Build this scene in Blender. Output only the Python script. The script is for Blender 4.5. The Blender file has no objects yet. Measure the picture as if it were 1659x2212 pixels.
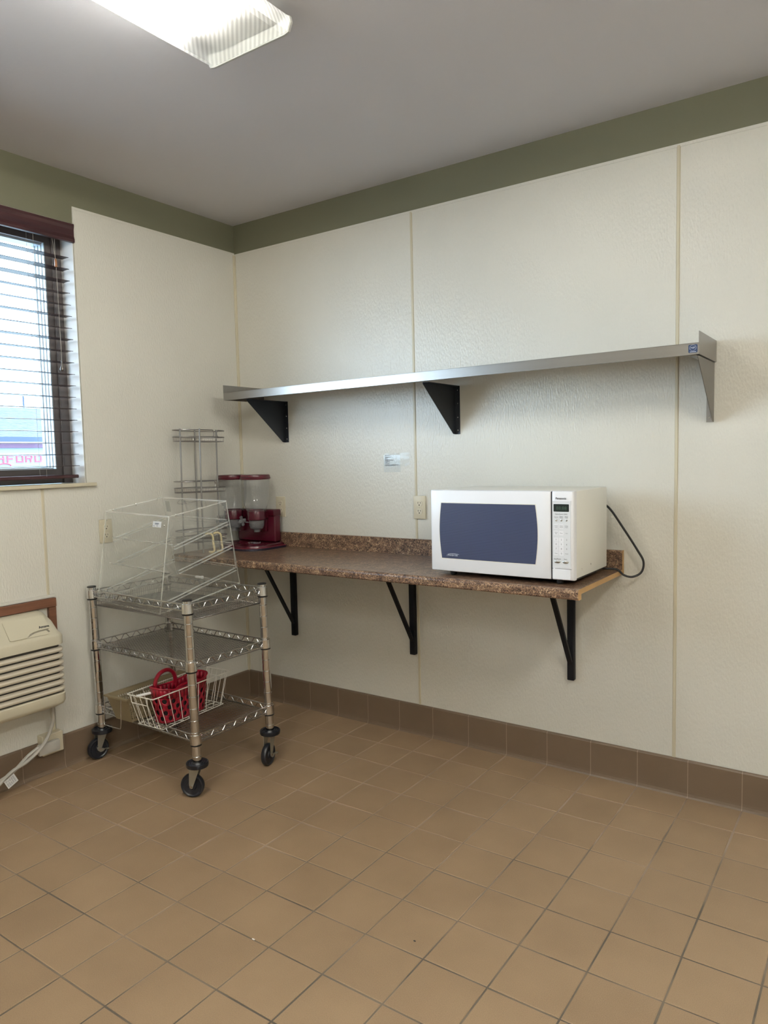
import bpy, bmesh, math, random
from mathutils import Vector, Matrix, Euler
random.seed(7)
SC = bpy.context.scene
COL = SC.collection
PI = math.pi

# ------------------------------------------------------------------ camera
cam_d = bpy.data.cameras.new('camera')
cam = bpy.data.objects.new('camera', cam_d); COL.objects.link(cam)
cam.location = (3.11864, -3.03398, 1.40421)
cam.rotation_euler = (1.494088, 0.022380, 0.606506)
cam_d.sensor_fit = 'VERTICAL'; cam_d.sensor_height = 36.0
cam_d.lens = 36.0 * 1573.87 / 2212.0
cam_d.clip_start = 0.05; cam_d.clip_end = 300
SC.camera = cam

# ------------------------------------------------------------------ world, exposure
w = bpy.data.worlds.new('overcast_sky'); SC.world = w; w.use_nodes = True
wn = w.node_tree.nodes; wn['Background'].inputs[0].default_value = (0.68, 0.84, 1.0, 1)
wn['Background'].inputs[1].default_value = 15.0
SC.view_settings.view_transform = 'Standard'
try: SC.view_settings.look = 'None'
except Exception: pass
SC.view_settings.gamma = 1.0; SC.view_settings.exposure = 0.0
SC.view_settings.use_curve_mapping = False
try: SC.cycles.transparent_max_bounces = 40
except Exception: pass
TUBE_POWER = 148.0
TUBE_POWER_REAR = 375.0
# daylight portal in the window opening (guides sampling, gives no light itself)
pd = bpy.data.lights.new('window_portal', 'AREA'); pd.shape = 'RECTANGLE'; pd.size = 1.19; pd.size_y = 2.28
try: pd.cycles.is_portal = True
except Exception: pass
po = bpy.data.objects.new('window_portal', pd); COL.objects.link(po)
po.location = (-0.22, -2.155, 1.90); po.rotation_euler = (0, -PI/2, 0)

# ------------------------------------------------------------------ materials
def nt(name):
    m = bpy.data.materials.new(name); m.use_nodes = True
    return m, m.node_tree.nodes, m.node_tree.links, m.node_tree.nodes['Principled BSDF']
def mat(name, col, rough=0.5, metal=0.0, bump=None, spec=0.5, coat=0.0, var=0.0, emis=None):
    """bump=(scale, strength, distance[, stretch])"""
    m, n, l, p = nt(name)
    p.inputs['Base Color'].default_value = (*col, 1); p.inputs['Roughness'].default_value = rough
    p.inputs['Metallic'].default_value = metal; p.inputs['Specular IOR Level'].default_value = spec
    p.inputs['Coat Weight'].default_value = coat
    if emis: p.inputs['Emission Color'].default_value = (*emis[0], 1); p.inputs['Emission Strength'].default_value = emis[1]
    if bump or var:
        tc = n.new('ShaderNodeTexCoord'); mp = n.new('ShaderNodeMapping'); l.new(tc.outputs['Object'], mp.inputs[0])
        if bump and len(bump) > 3: mp.inputs['Scale'].default_value = bump[3]
    if bump:
        nz = n.new('ShaderNodeTexNoise'); nz.inputs['Scale'].default_value = bump[0]; nz.inputs['Detail'].default_value = 3
        l.new(mp.outputs[0], nz.inputs['Vector'])
        b = n.new('ShaderNodeBump'); b.inputs['Strength'].default_value = bump[1]; b.inputs['Distance'].default_value = bump[2]
        l.new(nz.outputs[0], b.inputs['Height']); l.new(b.outputs[0], p.inputs['Normal'])
    if var:
        n2 = n.new('ShaderNodeTexNoise'); n2.inputs['Scale'].default_value = 6; n2.inputs['Detail'].default_value = 5
        l.new(mp.outputs[0], n2.inputs['Vector'])
        mx = n.new('ShaderNodeMixRGB'); mx.inputs[1].default_value = (*[c*(1-var) for c in col], 1)
        mx.inputs[2].default_value = (*[min(1, c*(1+var)) for c in col], 1)
        l.new(n2.outputs[0], mx.inputs[0]); l.new(mx.outputs[0], p.inputs['Base Color'])
    return m
def ramp(n, stops):
    r = n.new('ShaderNodeValToRGB'); e = r.color_ramp.elements
    e[0].position = stops[0][0]; e[0].color = (*stops[0][1], 1)
    e[1].position = stops[-1][0]; e[1].color = (*stops[-1][1], 1)
    for pz, c in stops[1:-1]:
        x = e.new(pz); x.color = (*c, 1)
    return r
def clear(name, tint=(.97,.98,.98), haze=0.05, gloss_rough=0.03, hazecol=(.9,.9,.9), ior=1.49):
    m, n, l, p = nt(name); n.remove(p)
    out = n['Material Output']
    tr = n.new('ShaderNodeBsdfTransparent'); tr.inputs[0].default_value = (*tint, 1)
    df = n.new('ShaderNodeBsdfDiffuse'); df.inputs[0].default_value = (*hazecol, 1)
    gl = n.new('ShaderNodeBsdfGlossy'); gl.inputs['Roughness'].default_value = gloss_rough
    lw = n.new('ShaderNodeLayerWeight'); lw.inputs[0].default_value = .5   # facing, same from both sides of a thin sheet
    pw = n.new('ShaderNodeMath'); pw.operation = 'POWER'; pw.inputs[1].default_value = 5; l.new(lw.outputs['Facing'], pw.inputs[0])
    fr = n.new('ShaderNodeMath'); fr.operation = 'MULTIPLY_ADD'; f0 = ((ior-1)/(ior+1))**2; fr.inputs[1].default_value = .85; fr.inputs[2].default_value = f0; l.new(pw.outputs[0], fr.inputs[0])
    a = n.new('ShaderNodeMixShader'); a.inputs[0].default_value = haze
    l.new(tr.outputs[0], a.inputs[1]); l.new(df.outputs[0], a.inputs[2])
    b = n.new('ShaderNodeMixShader'); l.new(fr.outputs[0], b.inputs[0]); l.new(a.outputs[0], b.inputs[1]); l.new(gl.outputs[0], b.inputs[2])
    l.new(b.outputs[0], out.inputs[0])
    return m
M = {}
def frp():
    m, n, l, p = nt('fibreglass_panel')
    tc = n.new('ShaderNodeTexCoord'); mp = n.new('ShaderNodeMapping'); mp.inputs['Scale'].default_value = (1, 1, .36)
    l.new(tc.outputs['Object'], mp.inputs[0])
    nz = n.new('ShaderNodeTexNoise'); nz.inputs['Scale'].default_value = 150; nz.inputs['Detail'].default_value = 1.5
    l.new(mp.outputs[0], nz.inputs['Vector'])
    b = n.new('ShaderNodeBump'); b.inputs['Strength'].default_value = .55; b.inputs['Distance'].default_value = .0035
    l.new(nz.outputs[0], b.inputs['Height']); l.new(b.outputs[0], p.inputs['Normal'])
    n2 = n.new('ShaderNodeTexNoise'); n2.inputs['Scale'].default_value = 2.2; n2.inputs['Detail'].default_value = 6
    l.new(tc.outputs['Object'], n2.inputs['Vector'])
    r = ramp(n, [(.3, (.66,.645,.585)), (.7, (.70,.685,.625))]); l.new(n2.outputs[0], r.inputs[0]); l.new(r.outputs[0], p.inputs['Base Color'])
    p.inputs['Roughness'].default_value = .30; p.inputs['Specular IOR Level'].default_value = .5
    return m
M['frp'] = frp()
M['trim'] = mat('ivory_vinyl_trim', (.58,.53,.40), .4)
M['green'] = mat('sage_green_paint', (.172,.170,.112), .6, bump=(90, .15, .002))
M['ceil'] = mat('ceiling_paint', (.66,.655,.70), .75, bump=(60, .12, .003))
M['jamb'] = mat('white_jamb', (.78,.77,.76), .35)
M['plainwall'] = mat('cream_wall_paint', (.66,.63,.55), .5)
def tile():
    m, n, l, p = nt('quarry_tile')
    tc = n.new('ShaderNodeTexCoord'); ob = n.new('ShaderNodeObjectInfo')
    n1 = n.new('ShaderNodeTexNoise'); n1.inputs['Scale'].default_value = 420; n1.inputs['Detail'].default_value = 3
    n2 = n.new('ShaderNodeTexNoise'); n2.inputs['Scale'].default_value = 5; n2.inputs['Detail'].default_value = 6
    l.new(tc.outputs['Object'], n1.inputs['Vector'])
    ad = n.new('ShaderNodeVectorMath'); l.new(tc.outputs['Object'], ad.inputs[0]); l.new(ob.outputs['Location'], ad.inputs[1]); l.new(ad.outputs[0], n2.inputs['Vector'])
    r = ramp(n, [(.12, (.235,.158,.095)), (.68, (.40,.280,.172))])
    mx = n.new('ShaderNodeMath'); mx.operation = 'MULTIPLY_ADD'; mx.inputs[1].default_value = .62; l.new(n1.outputs[0], mx.inputs[0]);
    m2 = n.new('ShaderNodeMath'); m2.operation = 'MULTIPLY_ADD'; m2.inputs[1].default_value = .35; m2.inputs[2].default_value = -.13; l.new(n2.outputs[0], m2.inputs[0])
    m3 = n.new('ShaderNodeMath'); m3.operation = 'MULTIPLY_ADD'; m3.inputs[1].default_value = .09; l.new(ob.outputs['Random'], m3.inputs[0]); l.new(m2.outputs[0], m3.inputs[2])
    l.new(m3.outputs[0], mx.inputs[2]); l.new(mx.outputs[0], r.inputs[0]); l.new(r.outputs[0], p.inputs['Base Color'])
    b = n.new('ShaderNodeBump'); b.inputs['Strength'].default_value = .25; b.inputs['Distance'].default_value = .001
    l.new(n1.outputs[0], b.inputs['Height']); l.new(b.outputs[0], p.inputs['Normal'])
    p.inputs['Roughness'].default_value = .48; p.inputs['Specular IOR Level'].default_value = .35
    return m
M['tile'] = tile()
M['basetile'] = mat('cove_base_tile', (.165,.116,.076), .38, var=.12, bump=(300, .15, .001))
def grout():
    m, n, l, p = nt('floor_grout')
    tc = n.new('ShaderNodeTexCoord'); sx = n.new('ShaderNodeSeparateXYZ'); l.new(tc.outputs['Object'], sx.inputs[0])
    nz = n.new('ShaderNodeTexNoise'); nz.inputs['Scale'].default_value = 3.5; nz.inputs['Detail'].default_value = 7
    l.new(tc.outputs['Object'], nz.inputs['Vector'])
    a0 = n.new('ShaderNodeMath'); a0.operation = 'MULTIPLY_ADD'; a0.inputs[1].default_value = .15; a0.inputs[2].default_value = -.35; l.new(sx.outputs['X'], a0.inputs[0])
    a = n.new('ShaderNodeMath'); a.operation = 'MULTIPLY_ADD'; a.inputs[1].default_value = -.22; l.new(sx.outputs['Y'], a.inputs[0]); l.new(a0.outputs[0], a.inputs[2])
    a2 = n.new('ShaderNodeMath'); a2.operation = 'ADD'; l.new(a.outputs[0], a2.inputs[0]); l.new(nz.outputs[0], a2.inputs[1])
    r = ramp(n, [(.35, (.42,.32,.25)), (.62, (.24,.185,.135)), (.85, (.105,.088,.068))]); l.new(a2.outputs[0], r.inputs[0]); l.new(r.outputs[0], p.inputs['Base Color'])
    p.inputs['Roughness'].default_value = .85
    return m
M['grout'] = grout()
M['basegrout'] = mat('base_grout', (.32,.25,.20), .8)
def granite():
    m, n, l, p = nt('granite_laminate')
    tc = n.new('ShaderNodeTexCoord')
    wp = n.new('ShaderNodeTexNoise'); wp.inputs['Scale'].default_value = 45; wp.inputs['Detail'].default_value = 4
    l.new(tc.outputs['Object'], wp.inputs['Vector'])
    v = n.new('ShaderNodeTexVoronoi'); v.inputs['Scale'].default_value = 150
    mixv = n.new('ShaderNodeMixRGB'); mixv.inputs[0].default_value = .12; l.new(tc.outputs['Object'], mixv.inputs[1]); l.new(wp.outputs['Color'], mixv.inputs[2])
    l.new(mixv.outputs[0], v.inputs['Vector'])
    sp = n.new('ShaderNodeSeparateXYZ'); l.new(v.outputs['Color'], sp.inputs[0])
    n2 = n.new('ShaderNodeTexNoise'); n2.inputs['Scale'].default_value = 28; n2.inputs['Detail'].default_value = 8; n2.inputs['Roughness'].default_value = .75
    l.new(tc.outputs['Object'], n2.inputs['Vector'])
    a = n.new('ShaderNodeMath'); a.operation = 'MULTIPLY_ADD'; a.inputs[1].default_value = .62; l.new(sp.outputs[0], a.inputs[0])
    b = n.new('ShaderNodeMath'); b.operation = 'MULTIPLY_ADD'; b.inputs[1].default_value = 1.15; b.inputs[2].default_value = -.42; l.new(n2.outputs[0], b.inputs[0]); l.new(b.outputs[0], a.inputs[2])
    r = ramp(n, [(.20, (.026,.015,.013)), (.34, (.090,.050,.036)), (.50, (.185,.108,.068)), (.67, (.34,.215,.13)), (.86, (.60,.45,.30))])
    l.new(a.outputs[0], r.inputs[0]); l.new(r.outputs[0], p.inputs['Base Color'])
    p.inputs['Roughness'].default_value = .28
    return m
M['granite'] = granite()
M['chip'] = mat('raw_particle_board', (.50,.31,.14), .85, bump=(200, .8, .002), var=.25)
M['steel'] = mat('brushed_stainless', (.29,.275,.26), .30, 1.0, bump=(40, .1, .001, (.05, 8, 8)), var=.06)
M['steeldark'] = mat('stainless_underside', (.27,.26,.25), .38, 1.0)
M['bracketshade'] = mat('bracket_steel_dark_reflection', (.05,.055,.065), .4, .8)  # dark reflections of the left and middle brackets put into the steel colour
M['chrome'] = mat('chrome', (.72,.71,.70), .13, 1.0)
M['wire'] = mat('zinc_wire', (.56,.55,.54), .26, 1.0)
M['postm'] = mat('chrome_post', (.66,.655,.65), .09, 1.0)
M['matwire'] = mat('dull_mesh_wire', (.36,.35,.34), .33, 1.0)
M['rackwire'] = mat('nickel_wire', (.36,.35,.345), .3, 1.0)
M['black'] = mat('black_plastic', (.012,.012,.014), .4)
M['blackmetal'] = mat('black_enamel', (.005,.006,.009), .5, spec=.25)
M['rubber'] = mat('black_rubber', (.009,.011,.017), .38)
M['zinc'] = mat('zinc_plated_fork', (.40,.40,.36), .4, .85)
M['mwwhite'] = mat('white_enamel', (.82,.83,.87), .28)
M['mwbody'] = mat('painted_cabinet', (.80,.79,.73), .38)
M['mwpanel'] = mat('keypad_panel', (.72,.74,.77), .4)
M['ink'] = mat('black_ink', (.02,.02,.025), .5)
M['greyink'] = mat('grey_ink', (.22,.23,.26), .5)
M['silver'] = mat('silver_button', (.5,.5,.48), .25, .9)
M['display'] = mat('display_glass', (.012,.02,.02), .15)
M['segment'] = mat('display_segment', (.03,.07,.045), .4)
M['whiteink'] = mat('pale_ink', (.6,.65,.75), .5)
def mwwin():
    m, n, l, p = nt('oven_window_mesh')
    tc = n.new('ShaderNodeTexCoord'); mp = n.new('ShaderNodeMapping'); l.new(tc.outputs['Object'], mp.inputs[0])
    mp.inputs['Rotation'].default_value = (0, .10, 0)
    wv = n.new('ShaderNodeTexWave'); wv.wave_type = 'BANDS'; wv.bands_direction = 'Z'; wv.inputs['Scale'].default_value = 75; wv.inputs['Distortion'].default_value = 1.2; wv.inputs['Detail'].default_value = 2
    l.new(mp.outputs[0], wv.inputs['Vector'])
    r = ramp(n, [(.0, (.020,.028,.072)), (1., (.062,.080,.152))]); l.new(wv.outputs[0], r.inputs[0]); l.new(r.outputs[0], p.inputs['Base Color'])
    p.inputs['Roughness'].default_value = .3
    return m
M['mwwin'] = mwwin()
M['red'] = mat('maroon_plastic', (.060,.004,.012), .22)
M['redlid'] = mat('maroon_lid', (.072,.006,.014), .3)
M['redbase'] = mat('dark_base_rubber', (.012,.010,.022), .4)
M['redline'] = mat('red_base_line', (.22,.02,.035), .4)
M['tote'] = mat('red_tote_plastic', (.30,.004,.020), .35)
M['tan'] = mat('tan_plastic', (.27,.215,.125), .5)
M['white_wire'] = mat('white_coated_wire', (.78,.76,.70), .35)
M['whiteplastic'] = mat('white_plastic', (.80,.79,.78), .4)
M['cream'] = mat('cream_vinyl_tip', (.80,.68,.40), .45)
M['acrylic'] = clear('clear_acrylic', haze=.012, tint=(.99,.995,.99))
M['acryl_edge'] = clear('acrylic_cut_edge', haze=.52, hazecol=(.9,.9,.85))
M['acryl_rail'] = clear('acrylic_rail', haze=.27, hazecol=(.95,.95,.92))
M['tray'] = clear('clear_tray', haze=.035, tint=(.98,.98,.97))
M['canister'] = clear('clear_canister', haze=.075, hazecol=(.8,.8,.82), gloss_rough=.05, ior=1.58, tint=(.93,.94,.95))
M['frost'] = clear('frosted_spout', haze=.24, hazecol=(.36,.36,.38), gloss_rough=.1)
M['glass'] = clear('window_glass', haze=.0, ior=1.45, tint=(.93,.96,.97))
M['tape'] = clear('clear_tape', haze=.11, hazecol=(.85,.86,.9), gloss_rough=.15)
M['paper'] = mat('note_paper', (.70,.70,.70), .5)
M['plate'] = mat('almond_plate', (.64,.58,.44), .35)
M['plated'] = mat('almond_socket', (.68,.62,.49), .4)
M['slot'] = mat('socket_slot', (.03,.025,.02), .6)
def wood(name, c1, c2, sc=14, rough=.4, stretch=(6,.6,8)):
    m, n, l, p = nt(name)
    tc = n.new('ShaderNodeTexCoord'); mp = n.new('ShaderNodeMapping'); mp.inputs['Scale'].default_value = stretch; l.new(tc.outputs['Object'], mp.inputs[0])
    nz = n.new('ShaderNodeTexNoise'); nz.inputs['Scale'].default_value = sc; nz.inputs['Detail'].default_value = 6; l.new(mp.outputs[0], nz.inputs['Vector'])
    r = ramp(n, [(.3, c1), (.7, c2)]); l.new(nz.outputs[0], r.inputs[0]); l.new(r.outputs[0], p.inputs['Base Color'])
    p.inputs['Roughness'].default_value = rough
    return m
M['blind'] = wood('mahogany_blind', (.030,.011,.014), (.058,.020,.022), 10, .35)
M['slat'] = wood('dark_slat', (.020,.010,.010), (.038,.018,.017), 10, .3)
M['pine'] = wood('stained_board', (.12,.048,.024), (.19,.080,.042), 9, .5)
M['brownframe'] = mat('bronze_window_frame', (.11,.094,.092), .4)
M['sash'] = mat('grey_sash', (.50,.58,.64), .3)
M['headrail'] = mat('steel_headrail', (.10,.095,.10), .4, .5)
M['ac'] = mat('almond_ac_plastic', (.60,.555,.43), .42)
M['ac2'] = mat('almond_ac_louver', (.62,.56,.455), .38)
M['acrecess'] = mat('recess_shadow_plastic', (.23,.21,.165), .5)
M['acdark'] = mat('louver_gap', (.045,.042,.036), .6)
M['cord'] = mat('grey_cord', (.46,.44,.40), .45)
M['string'] = mat('blind_cord', (.45,.42,.38), .6)
M['tassel'] = mat('wood_tassel', (.28,.12,.055), .35)
M['tasseldark'] = mat('dark_tassel', (.08,.065,.055), .3)
M['blue'] = mat('blue_sticker', (.012,.035,.11), .4)
def lens():
    m, n, l, p = nt('prismatic_lens'); n.remove(p); out = n['Material Output']
    tr = n.new('ShaderNodeBsdfTransparent'); tr.inputs[0].default_value = (.97,.98,.96, 1)
    tl = n.new('ShaderNodeBsdfTranslucent'); tl.inputs[0].default_value = (.95,.96,.94, 1)
    df = n.new('ShaderNodeBsdfDiffuse'); df.inputs[0].default_value = (.85,.86,.84, 1)
    a = n.new('ShaderNodeMixShader'); a.inputs[0].default_value = .38; l.new(tr.outputs[0], a.inputs[1]); l.new(tl.outputs[0], a.inputs[2])
    b = n.new('ShaderNodeMixShader'); b.inputs[0].default_value = .18; l.new(a.outputs[0], b.inputs[1]); l.new(df.outputs[0], b.inputs[2])
    tc = n.new('ShaderNodeTexCoord'); wv = n.new('ShaderNodeTexWave'); wv.wave_type = 'BANDS'; wv.bands_direction = 'DIAGONAL'; wv.inputs['Scale'].default_value = 34
    l.new(tc.outputs['Object'], wv.inputs['Vector'])
    bp = n.new('ShaderNodeBump'); bp.inputs['Strength'].default_value = .3; bp.inputs['Distance'].default_value = .001; l.new(wv.outputs[0], bp.inputs['Height'])
    l.new(bp.outputs[0], tl.inputs['Normal']); l.new(bp.outputs[0], df.inputs['Normal'])
    mx = n.new('ShaderNodeMixRGB'); mx.inputs[1].default_value = (.55,.56,.54,1); mx.inputs[2].default_value = (1,1,1,1); l.new(wv.outputs[0], mx.inputs[0]); l.new(mx.outputs[0], tl.inputs[0])
    l.new(b.outputs[0], out.inputs[0])
    return m
M['lens'] = lens()
M['lensend'] = mat('lens_end_plate', (.50,.51,.49), .3)
M['pan'] = mat('white_fixture_pan', (.85,.85,.83), .4)
M['tube'] = mat('fluorescent_tube', (.9,.9,.9), .5, emis=((1.0,.97,.90), TUBE_POWER))
M['tube2'] = mat('unseen_fluorescent_tube', (.9,.9,.9), .5, emis=((1.0,.97,.90), TUBE_POWER_REAR))  # stronger tubes for the added out-of-view lights, powered to brighten the walls

# ------------------------------------------------------------------ mesh builder
class MB:
    def __init__(s): s.v = []; s.f = []; s.mi = []; s.sm = []; s.cur = 0
    def add(s, vs, fs, smooth=False):
        o = len(s.v); s.v += [Vector(x) for x in vs]
        for f in fs: s.f.append([o+i for i in f]); s.mi.append(s.cur); s.sm.append(smooth)
        return s
    def box(s, a, b, m=None):
        x0,y0,z0 = a; x1,y1,z1 = b
        vs = [(x0,y0,z0),(x1,y0,z0),(x1,y1,z0),(x0,y1,z0),(x0,y0,z1),(x1,y0,z1),(x1,y1,z1),(x0,y1,z1)]
        if m is not None: vs = [m @ Vector(q) for q in vs]
        return s.add(vs, [(0,3,2,1),(4,5,6,7),(0,1,5,4),(1,2,6,5),(2,3,7,6),(3,0,4,7)])
    def cbox(s, c, d, m=None):
        return s.box([c[i]-d[i]/2 for i in range(3)], [c[i]+d[i]/2 for i in range(3)], m)
    def bbox(s, a, b, bev=.003, seg=1, m=None):
        bm = bmesh.new(); bmesh.ops.create_cube(bm, size=1)
        for q in bm.verts: q.co = Vector([a[i]+(q.co[i]+.5)*(b[i]-a[i]) for i in range(3)])
        bmesh.ops.bevel(bm, geom=bm.edges[:], offset=bev, segments=seg, affect='EDGES', profile=.5)
        return s.frombm(bm, m, seg > 1)
    def frombm(s, bm, m=None, smooth=False):
        bm.verts.index_update()
        vs = [(m @ q.co) if m is not None else q.co.copy() for q in bm.verts]
        s.add(vs, [[q.index for q in f.verts] for f in bm.faces], smooth); bm.free(); return s
    def tube(s, pts, r, seg=6, closed=False, cap=True, rs=None):
        pts = [Vector(p) for p in pts]; n = len(pts); vs = []
        up = None
        for i in range(n):
            if closed: t = pts[(i+1)%n]-pts[i-1]
            else: t = pts[min(i+1,n-1)]-pts[max(i-1,0)]
            t.normalize()
            if up is None:
                a = Vector((0,0,1)) if abs(t.z) < .9 else Vector((1,0,0))
                up = (a - t*a.dot(t)).normalized()
            else:
                up = (up - t*up.dot(t))
                if up.length < 1e-5: up = t.orthogonal()
                up.normalize()
            sd = t.cross(up); rr = rs[i] if rs else r
            for k in range(seg):
                a = 2*PI*k/seg; vs.append(pts[i] + up*(math.cos(a)*rr) + sd*(math.sin(a)*rr))
        fs = []
        for i in range(n if closed else n-1):
            j = (i+1) % n
            for k in range(seg):
                k2 = (k+1) % seg; fs.append((i*seg+k, i*seg+k2, j*seg+k2, j*seg+k))
        if cap and not closed:
            fs.append(tuple(reversed(range(seg)))); fs.append(tuple(range((n-1)*seg, n*seg)))
        return s.add(vs, fs, seg > 4)
    def lathe(s, prof, c=(0,0,0), seg=24, m=None, cap=True):
        vs = []; n = len(prof)
        for r, z in prof:
            for k in range(seg):
                a = 2*PI*k/seg; q = Vector((r*math.cos(a), r*math.sin(a), z))
                if m is not None: q = m @ q
                vs.append(q + Vector(c))
        fs = [(i*seg+k, i*seg+(k+1)%seg, (i+1)*seg+(k+1)%seg, (i+1)*seg+k) for i in range(n-1) for k in range(seg)]
        if cap:
            if prof[0][0] > 1e-6: fs.append(tuple(reversed(range(seg))))
            if prof[-1][0] > 1e-6: fs.append(tuple(range((n-1)*seg, n*seg)))
        return s.add(vs, fs, True)
    def prism(s, poly, axis, a, b, m=None):
        """poly in the two other axes, in cyclic order (x:(y,z) y:(x,z) z:(x,y))"""
        def P(u, v, t):
            q = {'x': (t,u,v), 'y': (u,t,v), 'z': (u,v,t)}[axis]
            return m @ Vector(q) if m is not None else Vector(q)
        n = len(poly); vs = [P(u,v,a) for u,v in poly] + [P(u,v,b) for u,v in poly]
        fs = [tuple(range(n)), tuple(reversed(range(n, 2*n)))] + [(i, i+n, (i+1)%n+n, (i+1)%n) for i in range(n)]
        return s.add(vs, fs)
    def mesh(s, name, mats, xf=None, ang=35):
        me = bpy.data.meshes.new(name)
        me.from_pydata([(xf @ q) if xf is not None else q for q in s.v], [], s.f)
        for m in mats: me.materials.append(m)
        me.polygons.foreach_set('material_index', s.mi)
        me.polygons.foreach_set('use_smooth', s.sm)
        bm = bmesh.new(); bm.from_mesh(me); bmesh.ops.recalc_face_normals(bm, faces=bm.faces[:])
        for e in bm.edges:
            if len(e.link_faces) == 2 and e.calc_face_angle(0) > math.radians(ang): e.smooth = False
        bm.to_mesh(me); bm.free(); me.update()
        return me

def tag(o, label=None, cat=None, group=None, kind=None):
    if label: o['label'] = label
    if cat: o['category'] = cat
    if group: o['group'] = group
    if kind: o['kind'] = kind
    return o
def thing(name, loc, label, cat, rot=(0,0,0), group=None):
    o = bpy.data.objects.new(name, None); COL.objects.link(o); o.empty_display_size = .05
    o.location = loc; o.rotation_euler = rot
    return tag(o, label, cat, group)
def rootxf(o):
    m = o.matrix_basis.copy()
    p = o.parent
    while p: m = p.matrix_basis @ m; p = p.parent
    return m
def part(name, mb, m, parent=None, world=True, label=None, kind=None):
    """links mb as one mesh object; world=True means the builder used world coordinates"""
    mats = m if isinstance(m, (list, tuple)) else [m]
    mats = [M[q] if isinstance(q, str) else q for q in mats]
    xf = None
    if world and parent is not None: xf = rootxf(parent).inverted()
    me = mb.mesh(name, mats, xf)
    o = bpy.data.objects.new(name, me); COL.objects.link(o)
    if parent is not None: o.parent = parent
    if label: o['label'] = label
    if kind: o['kind'] = kind
    return o
def solo(name, mb, m, label, cat, loc, rot=(0,0,0), group=None, kind=None):
    """a thing that is one mesh, built in world coordinates around loc"""
    mats = m if isinstance(m, (list, tuple)) else [m]
    xf = (Matrix.Translation(loc) @ Euler(rot).to_matrix().to_4x4()).inverted()
    me = mb.mesh(name, [M[q] if isinstance(q, str) else q for q in mats], xf)
    o = bpy.data.objects.new(name, me); COL.objects.link(o); o.location = loc; o.rotation_euler = rot
    return tag(o, label, cat, group, kind)
def struct(name, mb, m, label, cat):
    mats = m if isinstance(m, (list, tuple)) else [m]
    o = bpy.data.objects.new(name, mb.mesh(name, [M[q] for q in mats])); COL.objects.link(o)
    return tag(o, label, cat, None, 'structure')
def arc(c, r, a0, a1, n, plane='xy', z=0):
    out = []
    for i in range(n+1):
        a = a0 + (a1-a0)*i/n; u, v = c[0]+r*math.cos(a), c[1]+r*math.sin(a)
        out.append({'xy': (u,v,z), 'xz': (u,z,v), 'yz': (z,u,v)}[plane])
    return out
def rrect(x0, y0, x1, y1, r, n=4):
    pts = []
    for cx, cy, a in ((x1-r,y1-r,0),(x0+r,y1-r,PI/2),(x0+r,y0+r,PI),(x1-r,y0+r,1.5*PI)):
        for i in range(n+1): pts.append((cx+r*math.cos(a+PI/2*i/n), cy+r*math.sin(a+PI/2*i/n)))
    return pts
def catmull(pts, n=8):
    P = [Vector(p) for p in pts]; P = [P[0]*2-P[1]] + P + [P[-1]*2-P[-2]]; out = []
    for i in range(1, len(P)-2):
        for k in range(n):
            t = k/n; a, b, c, d = P[i-1:i+3]
            out.append(.5*((2*b) + (c-a)*t + (2*a-5*b+4*c-d)*t*t + (3*b-a-3*c+d)*t**3))
    out.append(P[-2]); return out
def text_mb(mb, body, size, mtx, extrude=.0004, align='LEFT', squash=1.0, bold=0.0):
    cu = bpy.data.curves.new('lettering', 'FONT'); cu.body = body; cu.size = size; cu.extrude = extrude
    cu.align_x = align; cu.resolution_u = 2; cu.offset = bold
    ob = bpy.data.objects.new('lettering', cu); COL.objects.link(ob)
    bpy.context.view_layer.update()
    me = bpy.data.meshes.new_from_object(ob.evaluated_get(bpy.context.evaluated_depsgraph_get()))
    vs = [mtx @ Vector((q.co.x*squash, q.co.y, q.co.z)) for q in me.vertices]
    mb.add(vs, [list(f.vertices) for f in me.polygons])
    bpy.data.objects.remove(ob); bpy.data.meshes.remove(me); bpy.data.curves.remove(cu)
def face_y(x, y, z, rot=0):      # text plane facing -y
    return Matrix.Translation((x,y,z)) @ Matrix.Rotation(rot, 4, 'Y') @ Matrix(((1,0,0,0),(0,0,-1,0),(0,1,0,0),(0,0,0,1)))
def face_x(x, y, z):             # text plane facing +x
    return Matrix.Translation((x,y,z)) @ Matrix(((0,0,1,0),(1,0,0,0),(0,1,0,0),(0,0,0,1)))

# ================================================================== SETTING
S = .19936; X0 = 1.0821; Y0 = -.20327; H = 2.7316; ZB = .1519; JT = .0052
XW, YW = 4.75, -4.75
# floor
mb = MB(); mb.box((-.2, YW-.2, -.12), (XW+.2, .2, -.0018))
floor = struct('floor', mb, ['grout'], 'brown quarry tile floor with grey grout joints', 'floor')
xs = [.012] + [X0 + i*S for i in range(-5, 19)]; xs = [x for x in xs if x < XW-.03] + [XW]
ys = [-.012] + [Y0 - j*S for j in range(0, 23)]; ys = [y for y in ys if y > YW+.03] + [YW]
def tile_mb(wx, wy):
    b = MB(); i = .0022; z0, z1, z2 = -.006, -.0012, .0
    hx, hy = wx/2, wy/2
    b.add([(-hx,-hy,z0),(hx,-hy,z0),(hx,hy,z0),(-hx,hy,z0),(-hx,-hy,z1),(hx,-hy,z1),(hx,hy,z1),(-hx,hy,z1),
           (-hx+i,-hy+i,z2),(hx-i,-hy+i,z2),(hx-i,hy-i,z2),(-hx+i,hy-i,z2)],
          [(0,1,5,4),(1,2,6,5),(2,3,7,6),(3,0,4,7),(4,5,9,8),(5,6,10,9),(6,7,11,10),(7,4,8,11),(8,9,10,11)])
    return b
tile_cache = {}; rest = MB(); ntile = 0
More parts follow.
